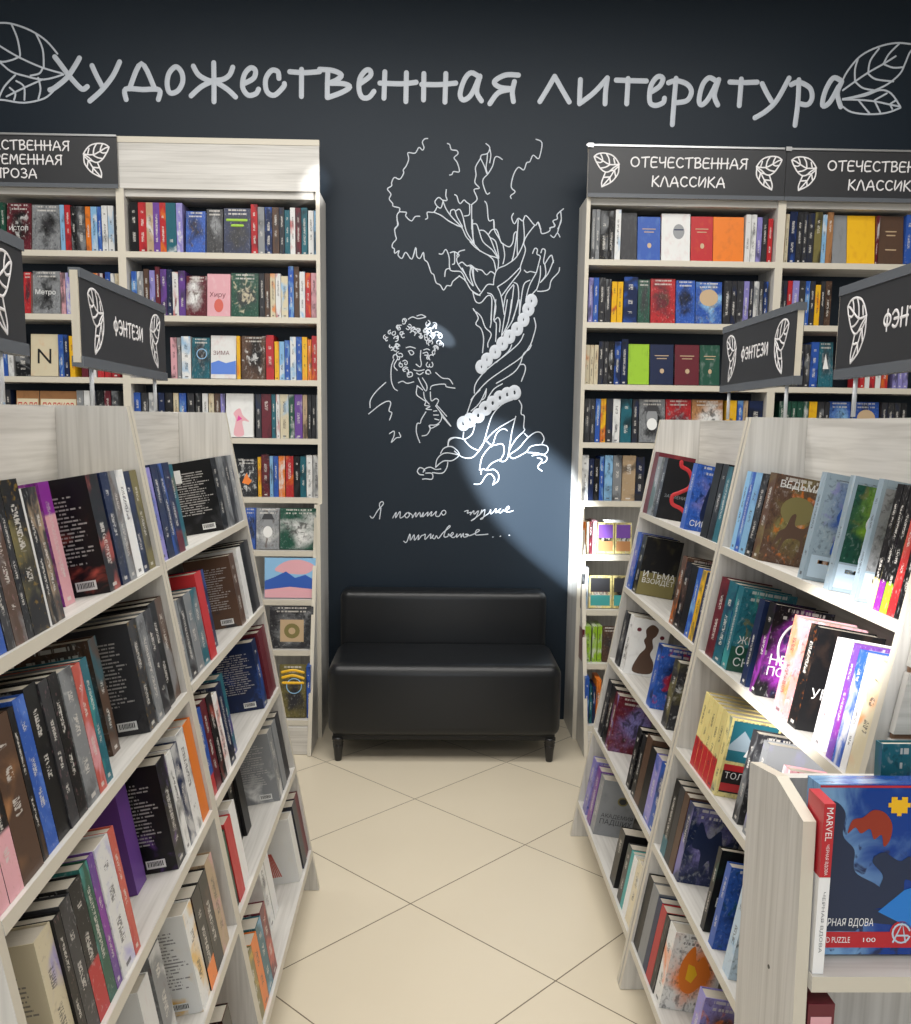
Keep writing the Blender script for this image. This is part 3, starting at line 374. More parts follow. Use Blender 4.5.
ISLAND_BOOKS = [
('LN', 0, 0.1717, 0.0252, 0.2, 0.005, 'bnw', 'A', 'blue and navy novel', None),
('LN', 0, 0.1985, 0.0233, 0.205, 0.004, 'dkw', 'A', 'dark grey novel with pale lettering', None),
('LN', 0, 0.2234, 0.0373, 0.21, 0.004, 'BgP', 'A', 'grey brown novel with pale lettering', None),
('LN', 0, 0.2623, 0.0192, 0.21, 0.004, 'kdw', 'A', 'thin black novel with small lettering', None),
('LN', 0, 0.2831, 0.0558, 0.215, 0.004, 'kIy', 'A', 'thick black book with gold olive ornament', None),
('LN', 0, 0.3405, 0.0104, 0.2, 0.006, 'wgw', 'P', 'thin white spined book', None),
('LN', 0, 0.3525, 0.0223, 0.2, 0.006, 'kaw', 'A', 'black and peach novel', None),
('LN', 0, 0.379, 0.0273, 0.2, 0.008, 'dao', 'A', 'dark novel with peach figure', None),
('LN', 0, 0.5213, 0.0448, 0.205, 0.05, 'VPp', 'A', 'pink book with purple top', None),
('LN', 0, 0.6133, 0.0592, 0.205, 0.006, 'kRm', 'B', 'thick black book with red-flowered back cover', None),
('LN', 0, 0.6824, 0.0425, 0.205, 0.005, 'ndw', 'B', 'slate novel with silver lettering', None),
('LN', 0, 0.7264, 0.0381, 0.205, 0.004, 'gBw', 'B', 'white and brown floral novel', None),
('LN', 0, 0.7661, 0.0468, 0.205, 0.004, 'wgs', 'B', 'white floral novel', None),
('LN', 0, 0.8145, 0.0423, 0.2, 0.006, 'nkg', 'B', 'navy novel in plastic wrap', None),
('LN', 0, 0.8584, 0.0444, 0.2, 0.006, 'IdB', 'B', 'olive grey novel beside the divider', None),
('LN', 1, 0.0201, 0.036, 0.2, 0.004, 'kPO', 'A', 'black novel with pink white bottom', None),
('LN', 1, 0.0577, 0.0388, 0.2, 0.004, 'kPO', 'A', 'second black novel, pink white bottom', None),
('LN', 1, 0.0981, 0.0592, 0.205, 0.004, 'BOk', 'A', 'brown and amber novel in plastic wrap', None),
('LN', 1, 0.161, 0.0158, 0.205, 0.005, 'kBd', 'A', 'thin black novel with tiny lettering', None),
('LN', 1, 0.1802, 0.034, 0.21, 0.006, 'buw', 'A', 'bright blue novel with pale lettering', None),
('LN', 1, 0.2158, 0.0399, 0.215, 0.006, 'kkd', 'A', 'plain black hardback', None),
('LN', 1, 0.2572, 0.0304, 0.21, 0.004, 'dkP', 'A', 'black patterned novel with white mark', None),
('LN', 1, 0.2892, 0.032, 0.21, 0.004, 'kdP', 'A', 'second black patterned novel, white mark', None),
('LN', 1, 0.3268, 0.048, 0.205, 0.004, 'gdw', 'A', 'grey marbled novel', None),
('LN', 1, 0.3764, 0.0322, 0.2, 0.004, 'RPr', 'A', 'pink and red novel', None),
('LN', 1, 0.4147, 0.0288, 0.2, 0.006, 'tTs', 'A', 'dark teal novel with blue lettering', None),
('LN', 1, 0.5521, 0.038, 0.205, 0.04, 'Btk', 'A', 'dark brown hardback pushed back', None),
('LN', 1, 0.6572, 0.0486, 0.205, 0.006, 'dky', 'B', 'black book with pale back-cover text', None),
('LN', 1, 0.7074, 0.0437, 0.205, 0.004, 'gdw', 'B', 'grey marbled slim novel', None),
('LN', 1, 0.7527, 0.046, 0.205, 0.004, 'dgm', 'B', 'charcoal marbled slim novel', None),
('LN', 1, 0.8003, 0.049, 0.21, 0.008, 'kdk', 'B', 'tall black slim novel', None),
('LN', 1, 0.8509, 0.052, 0.21, 0.01, 'Bgd', 'B', 'taupe novel beside the divider', None),
('LN', 2, 0.0975, 0.0495, 0.19, 0.01, 'evB', 'B', 'cream book with lilac flower on cover', None),
('LN', 2, 0.1486, 0.0219, 0.19, 0.006, 'kdP', 'P', 'slim black book with white lettering', None),
('LN', 2, 0.1721, 0.035, 0.195, 0.006, 'dkw', 'P', 'charcoal book with white lettering', None),
('LN', 2, 0.2086, 0.0415, 0.2, 0.006, 'krw', 'A', 'black book turning red below', None),
('LN', 2, 0.2517, 0.0306, 0.205, 0.006, 'GTw', 'A', 'dark green book with serif title', None),
('LN', 2, 0.2839, 0.0225, 0.205, 0.006, 'pVw', 'A', 'purple speckled book', None),
('LN', 2, 0.308, 0.0585, 0.205, 0.004, 'wvb', 'A', 'white and lilac lettered book', None),
('LN', 2, 0.3681, 0.0255, 0.205, 0.004, 'Rrw', 'A', 'red slim book', None),
('LN', 2, 0.5695, 0.0562, 0.205, 0.06, 'pVp', 'P', 'two-tone purple book pushed back', None),
('LN', 2, 0.6448, 0.0572, 0.205, 0.006, 'kpv', 'B', 'black violet book with barcode', None),
('LN', 2, 0.7036, 0.034, 0.2, 0.004, 'wdd', 'B', 'white slim book', None),
('LN', 2, 0.7391, 0.0446, 0.2, 0.004, 'nww', 'B', 'navy and white book', None),
('LN', 2, 0.7853, 0.0567, 0.21, 0.004, 'wkd', 'B', 'white book with black top', None),
('LN', 2, 0.8437, 0.0592, 0.21, 0.004, 'ooe', 'P', 'bright orange book beside the divider', None),
('LN', 3, 0.379, 0.0569, 0.2, 0.02, 'wrr', 'P', 'white topped book with red cover', None),
('LN', 3, 0.4764, 0.0592, 0.2, 0.03, 'gwm', 'A', 'grey and white book with ring on spine', None),
('LN', 3, 0.6111, 0.0592, 0.195, 0.006, 'wyk', 'B', 'white back cover with yellow spine', None),
('LN', 3, 0.6731, 0.0566, 0.195, 0.004, 'kod', 'A', 'slim black book with orange foot', None),
('LN', 3, 0.7313, 0.0592, 0.195, 0.004, 'kBd', 'A', 'black brown slim book', None),
('LN', 3, 0.7921, 0.0592, 0.2, 0.004, 'aPB', 'A', 'salmon and brown book beside the divider', None),
('LN', 4, 0.4184, 0.0588, 0.2, 0.006, 'dkg', 'A', 'dark marbled book', None),
('LN', 4, 0.4787, 0.0592, 0.2, 0.006, 'nkg', 'A', 'navy black book', None),
('LN', 4, 0.5423, 0.0592, 0.205, 0.006, 'gwk', 'A', 'book with silver white spine', None),
('LN', 4, 0.612, 0.0592, 0.205, 0.006, 'noT', 'A', 'dark teal book with orange foot', None),
('LN', 4, 0.6991, 0.0592, 0.2, 0.006, 'kod', 'A', 'orange footed slim book', None),
('LF', 0, 0.02, 0.0506, 0.2, 0.006, 'vbn', 'A', 'light violet novel beside the divider', None),
('LF', 0, 0.0722, 0.0454, 0.205, 0.004, 'nkm', 'A', 'very dark brown novel', None),
('LF', 0, 0.1192, 0.0394, 0.205, 0.004, 'nbk', 'A', 'navy novel with silver lettering', None),
('LF', 0, 0.1603, 0.0497, 0.205, 0.004, 'nmr', 'A', 'navy novel turning crimson at its foot', None),
('LF', 0, 0.2729, 0.0592, 0.2, 0.03, 'tIk', 'A', 'teal and gold patterned book', None),
('LF', 0, 0.6228, 0.0592, 0.2, 0.006, 'kdI', 'B', 'black book with white price sticker', None),
('LF', 0, 0.7055, 0.0547, 0.2, 0.004, 'gkw', 'B', 'silver grey slim novel', None),
('LF', 0, 0.7618, 0.0571, 0.2, 0.004, 'dgk', 'B', 'dark grey slim novel', None),
('LF', 0, 0.8288, 0.0592, 0.2, 0.006, 'gnd', 'B', 'bluish grey slim novel at the end', None),
('LF', 1, 0.02, 0.0457, 0.18, 0.006, 'gtd', 'A', 'grey teal marbled slim novel', None),
('LF', 1, 0.0673, 0.0481, 0.18, 0.006, 'dgt', 'A', 'dark marbled slim novel', None),
('LF', 1, 0.117, 0.0592, 0.18, 0.006, 'gts', 'A', 'pale teal marbled novel', None),
('LF', 1, 0.1778, 0.0539, 0.18, 0.006, 'tgd', 'A', 'teal grey slim novel', None),
('LF', 1, 0.2334, 0.0592, 0.21, 0.004, 'rrr', 'P', 'bright red slipcase', None),
('LF', 1, 0.2942, 0.041, 0.19, 0.02, 'stw', 'A', 'sky blue slim book', None),
('LF', 1, 0.3368, 0.0592, 0.2, 0.025, 'nbv', 'A', 'navy book with silver pattern', None),
('LF', 1, 0.6089, 0.0592, 0.2, 0.006, 'BdP', 'B', 'brown back cover with pale text', None),
('LF', 1, 0.7011, 0.0592, 0.205, 0.004, 'wkg', 'P', 'slim book with pale spine', None),
('LF', 1, 0.7633, 0.0592, 0.21, 0.004, 'kkd', 'P', 'tall black slim book', None),
('LF', 1, 0.8311, 0.0592, 0.21, 0.006, 'dkg', 'P', 'charcoal slim book at the end', None),
('LF', 2, 0.02, 0.0525, 0.2, 0.006, 'brn', 'A', 'blue book turning red at its foot', None),
('LF', 2, 0.0741, 0.0459, 0.205, 0.006, 'mkr', 'A', 'black and crimson painted novel', None),
('LF', 2, 0.1216, 0.048, 0.205, 0.004, 'kRm', 'A', 'dark red patterned novel', None),
('LF', 2, 0.1712, 0.0507, 0.19, 0.006, 'wRo', 'A', 'white and coral slim novel', None),
('LF', 2, 0.2235, 0.0533, 0.2, 0.006, 'nkt', 'A', 'dark navy slim novel', None),
('LF', 2, 0.2784, 0.0592, 0.205, 0.015, 'tpn', 'A', 'teal to violet novel with white mark', None),
('LF', 2, 0.6734, 0.0592, 0.2, 0.006, 'nbk', 'B', 'navy book with back-cover barcode', None),
('LF', 2, 0.7657, 0.0542, 0.205, 0.004, 'mkm', 'P', 'maroon slim book', None),
('LF', 2, 0.8311, 0.0592, 0.205, 0.006, 'mRk', 'P', 'wine red slim book at the end', None),
('LF', 3, 0.02, 0.0469, 0.18, 0.008, 'GkG', 'A', 'dark green slim book', None),
('LF', 3, 0.0685, 0.0592, 0.19, 0.006, 'rPw', 'P', 'crimson white slim book', None),
('LF', 3, 0.1293, 0.0592, 0.2, 0.008, 'wPr', 'P', 'large white and pink book', None),
('LF', 3, 0.3677, 0.0592, 0.2, 0.07, 'kBd', 'A', 'black brown slim book pushed back', None),
('LF', 3, 0.4285, 0.0592, 0.205, 0.06, 'kkB', 'P', 'thick black book pushed back', None),
('LF', 3, 0.6352, 0.0592, 0.205, 0.004, 'gww', 'B', 'grey book with silver sticker', None),
('LF', 3, 0.7117, 0.0592, 0.205, 0.004, 'gdg', 'P', 'mid grey slim book', None),
('LF', 3, 0.7853, 0.0592, 0.205, 0.006, 'dgk', 'P', 'dark grey slim book at the end', None),
('LF', 4, 0.02, 0.0592, 0.17, 0.006, 'IyG', 'A', 'olive slim book', None),
('LF', 4, 0.0808, 0.0592, 0.17, 0.006, 'oIr', 'A', 'orange and olive slim book', None),
('LF', 4, 0.1416, 0.0592, 0.175, 0.006, 'tsd', 'A', 'teal book with pale page block', None),
('LF', 4, 0.2024, 0.0592, 0.18, 0.006, 'mRk', 'A', 'maroon red slim book', None),
('LF', 4, 0.4284, 0.0592, 0.2, 0.05, 'wgs', 'P', 'white lettered slim book', None),
('LF', 4, 0.4957, 0.0592, 0.2, 0.05, 'wPo', 'P', 'white and peach slim book', None),
('LF', 4, 0.6924, 0.0592, 0.2, 0.006, 'wew', 'P', 'white book with red tassel drawing', None),
('LF', 4, 0.7699, 0.0592, 0.205, 0.004, 'dbk', 'P', 'dark blue slim book', None),
('LF', 4, 0.8311, 0.0592, 0.205, 0.006, 'mdk', 'P', 'dark maroon slim book at the end', None),
('RF', 0, 0.02, 0.0592, 0.215, 0.004, 'mRm', 'P', 'tall maroon hardback at the far end', None),
('RF', 0, 0.0808, 0.0592, 0.2, 0.004, 'gGd', 'A', 'grey green patterned hardback', None),
('RF', 0, 0.161, 0.0418, 0.2, 0.006, 'kkw', 'Z', 'black cover with red ribbon', None),
('RF', 0, 0.5058, 0.0438, 0.195, 0.006, 'bvn', 'F', 'blue cover with a long-haired figure', None),
('RF', 0, 0.7153, 0.0592, 0.205, 0.006, 'kdg', 'P', 'thick black novel', None),
('RF', 0, 0.7812, 0.0442, 0.205, 0.006, 'kdB', 'A', 'black novel with tan figure on spine', None),
('RF', 0, 0.827, 0.0426, 0.2, 0.006, 'tdk', 'A', 'dark teal novel beside the divider', None),
('RF', 1, 0.02, 0.0592, 0.2, 0.004, 'bvn', 'A', 'blue violet book at the far end', None),
('RF', 1, 0.0965, 0.0592, 0.2, 0.006, 'kIB', 'C', 'black cover with olive lower band', 'И ТЬМА|ВЗОЙДЁТ'),
('RF', 1, 0.608, 0.0448, 0.2, 0.006, 'BoP', 'A', 'amber brown novel', None),
('RF', 1, 0.6544, 0.0541, 0.19, 0.006, 'kBP', 'A', 'black novel with peach top', None),
('RF', 1, 0.7101, 0.0592, 0.19, 0.006, 'kdk', 'P', 'black slim novel', None),
('RF', 1, 0.7714, 0.0394, 0.19, 0.006, 'bsk', 'A', 'blue and white slim novel', None),
('RF', 1, 0.8124, 0.0382, 0.19, 0.006, 'yIn', 'A', 'gold yellow slim novel', None),
('RF', 1, 0.8522, 0.037, 0.19, 0.006, 'nkv', 'A', 'navy slim novel beside the divider', None),
('RF', 2, 0.0848, 0.0592, 0.19, 0.004, 'dgB', 'A', 'dark grey novel at the far end', None),
('RF', 2, 0.1641, 0.0592, 0.195, 0.006, 'wBm', 'S', 'white cover with brown silhouette', None),
('RF', 2, 0.5595, 0.0514, 0.19, 0.006, 'bkr', 'A', 'dark blue cover with red swirl', None),
('RF', 2, 0.7455, 0.0557, 0.19, 0.006, 'dIw', 'A', 'silver and gold painted cover', None),
('RF', 3, 0.0577, 0.0592, 0.2, 0.004, 'dkB', 'A', 'dark book at the far end', None),
('RF', 3, 0.1385, 0.0572, 0.2, 0.004, 'kBd', 'A', 'black brown book', None),
('RF', 3, 0.1973, 0.0552, 0.195, 0.004, 'mvk', 'A', 'mauve cover with dark figures', None),
('RF', 3, 0.541, 0.0435, 0.19, 0.006, 'kdB', 'A', 'black brown painted cover', None),
('RF', 3, 0.6103, 0.0408, 0.19, 0.006, 'kdg', 'C', 'charcoal cover with silver title', None),
('RF', 3, 0.6528, 0.0592, 0.205, 0.006, 'BkR', 'P', 'tall chestnut spined book', None),
('RF', 3, 0.7136, 0.059, 0.19, 0.006, 'kdn', 'P', 'black book with pale pages', None),
('RF', 3, 0.7742, 0.0592, 0.19, 0.006, 'vbw', 'A', 'violet blue novel', None),
('RF', 3, 0.835, 0.0592, 0.19, 0.006, 'bnv', 'A', 'deep blue novel beside the divider', None),
('RF', 4, 0.0817, 0.0592, 0.2, 0.004, 'vnb', 'A', 'violet book at the far end', None),
('RF', 4, 0.171, 0.0592, 0.2, 0.004, 'pVw', 'A', 'purple and white book', None),
('RF', 4, 0.2318, 0.0592, 0.195, 0.006, 'gdw', 'C', 'grey cover with crest, dark title', 'АКАДЕМИЯ|ПАДШИХ'),
('RF', 4, 0.5933, 0.0592, 0.17, 0.006, 'kdt', 'C', 'black cover with silver title', None),
('RF', 4, 0.7032, 0.0437, 0.17, 0.006, 'dGk', 'A', 'dark green cover', None),
('RF', 4, 0.7485, 0.0281, 0.17, 0.006, 'TtG', 'P', 'mint edged slim book', None),
('RF', 4, 0.7781, 0.0413, 0.17, 0.006, 'wdk', 'P', 'white slim book', None),
('RF', 4, 0.821, 0.0533, 0.18, 0.006, 'ewI', 'A', 'cream and olive slim book', None),
('RN', 0, 0.0606, 0.0298, 0.195, 0.004, 'sbw', 'A', 'light blue slim novel beside the divider', None),
('RN', 0, 0.092, 0.029, 0.195, 0.004, 'bsw', 'A', 'second light blue slim novel', None),
('RN', 0, 0.1226, 0.0424, 0.195, 0.004, 'sbn', 'A', 'third light blue slim novel', None),
('RN', 0, 0.1666, 0.0408, 0.195, 0.004, 'kdw', 'A', 'black novel with white lettering', None),
('RN', 0, 0.209, 0.0393, 0.2, 0.006, 'BIo', 'H', 'brown gold cover with a rider', 'ВЕДЬМАК'),
('RN', 0, 0.4782, 0.0246, 0.215, 0.006, 'cCG', 'W', 'grey blue framed slipcase with blue scene', None),
('RN', 0, 0.6028, 0.0213, 0.215, 0.006, 'cCY', 'W', 'grey blue slipcase with white horse scene', None),
('RN', 0, 0.7116, 0.0186, 0.215, 0.006, 'cCB', 'W', 'grey blue framed slipcase with archer scene', None),
('RN', 0, 0.7818, 0.0202, 0.21, 0.004, 'kYw', 'A', 'black novel with olive white foot', None),
('RN', 0, 0.8036, 0.0197, 0.21, 0.004, 'kVw', 'A', 'black novel with purple foot', None),
('RN', 0, 0.8249, 0.0224, 0.21, 0.004, 'klw', 'A', 'black novel with green foot', None),
('RN', 0, 0.8489, 0.0217, 0.205, 0.004, 'rRw', 'A', 'red novel with yellow lettering', None),
('RN', 0, 0.8722, 0.024, 0.205, 0.004, 'kdw', 'A', 'black novel with white speckles', None),
('RN', 1, 0.0548, 0.0582, 0.2, 0.004, 'mkR', 'A', 'maroon novel beside the divider', None),
('RN', 1, 0.1146, 0.0592, 0.2, 0.004, 'tnb', 'A', 'teal blue novel', None),
('RN', 1, 0.1754, 0.0374, 0.2, 0.006, 'tTI', 'E', 'green cover with golden bird', 'ЖЕНЩИНА'),
('RN', 1, 0.3165, 0.0325, 0.195, 0.006, 'ndt', 'C', 'navy cover with white title', None),
('RN', 1, 0.3757, 0.0368, 0.2, 0.006, 'kVn', 'M', 'black magenta cover with a crescent', 'НЕ|ПОСЛЕ'),
('RN', 1, 0.5124, 0.0477, 0.2, 0.006, 'PoW', 'A', 'peach and white floral cover', None),
('RN', 1, 0.5919, 0.0388, 0.2, 0.006, 'kBo', 'C', 'black brown cover with white title', 'УГОЛЬ'),
('RN', 1, 0.7057, 0.0382, 0.2, 0.006, 'WPs', 'A', 'white cover with pink painted figures', None),
('RN', 1, 0.7712, 0.0225, 0.205, 0.004, 'pVw', 'A', 'purple novel', None),
('RN', 1, 0.7953, 0.0292, 0.2, 0.004, 'bWw', 'A', 'blue novel with white top', None),
('RN', 1, 0.8261, 0.0209, 0.2, 0.004, 'Wwb', 'A', 'white novel with blue edge', None),
('RN', 1, 0.8486, 0.0476, 0.2, 0.004, 'eoW', 'A', 'cream novel with coloured drawing', None),
('RN', 2, 0.1282, 0.0326, 0.185, 0.004, 'Yro', 'A', 'slim yellow novel with red bottom', None),
('RN', 2, 0.1624, 0.0326, 0.185, 0.004, 'Yro', 'A', 'slim yellow novel with red bottom', None),
('RN', 2, 0.1966, 0.0326, 0.185, 0.004, 'Yro', 'A', 'slim yellow novel with red bottom', None),
('RN', 2, 0.2308, 0.0326, 0.185, 0.004, 'Yro', 'A', 'slim yellow novel with red bottom', None),
('RN', 2, 0.265, 0.0326, 0.185, 0.004, 'Yro', 'A', 'slim yellow novel with red bottom', None),
('RN', 2, 0.2992, 0.0297, 0.185, 0.004, 'YtY', 'T', 'yellow cover with ship, red band', 'ТОЛКИЕН'),
('RN', 2, 0.4466, 0.0318, 0.2, 0.006, 'dgn', 'A', 'slate cover with dim print', None),
('RN', 2, 0.5108, 0.0297, 0.2, 0.006, 'gvd', 'C', 'violet grey cover with pale title', 'ТОЛ'),
('RN', 2, 0.6218, 0.0316, 0.19, 0.006, 'PWR', 'A', 'pale pink cover', None),
('RN', 2, 0.7541, 0.036, 0.19, 0.006, 'Csw', 'A', 'ice blue cover with white print', None),
('RN', 3, 0.06, 0.0413, 0.2, 0.004, 'ktd', 'A', 'black novel with teal foot', None),
('RN', 3, 0.1029, 0.0398, 0.2, 0.004, 'dBw', 'P', 'dark taupe book', None),
('RN', 3, 0.1444, 0.0384, 0.2, 0.004, 'BdB', 'P', 'brown book with pale pages', None),
('RN', 3, 0.1844, 0.0372, 0.195, 0.006, 'nvg', 'D', 'violet cover with dark wings', None),
('RN', 3, 0.4162, 0.0221, 0.19, 0.006, 'kGb', 'C', 'black green cover with white title', 'ВО'),
('RN', 3, 0.4761, 0.0278, 0.185, 0.006, 'bkG', 'A', 'deep blue painted cover', None),
('RN', 3, 0.5727, 0.0377, 0.195, 0.006, 'Csd', 'A', 'ice blue cover with dark branches', None),
('RN', 4, 0.02, 0.0488, 0.2, 0.004, 'kBw', 'P', 'black slim book beside the divider', None),
('RN', 4, 0.0704, 0.0584, 0.2, 0.004, 'gdI', 'P', 'grey taupe book', None),
('RN', 4, 0.1304, 0.0334, 0.195, 0.004, 'ntd', 'P', 'dark blue book', None),
('RN', 4, 0.1654, 0.0432, 0.195, 0.004, 'rkr', 'P', 'red spined book', None),
('RN', 4, 0.2102, 0.0311, 0.195, 0.004, 'kwd', 'P', 'black book with white pages', None),
('RN', 4, 0.2429, 0.0507, 0.195, 0.006, 'wod', 'O', 'pale cover with orange yellow fire', None),
('RN', 4, 0.4923, 0.0392, 0.19, 0.006, 'vBo', 'A', 'lilac amber painted cover', None),
('RN', 4, 0.6431, 0.0401, 0.19, 0.006, 'kGo', 'O', 'dark green cover with orange globe', None)]
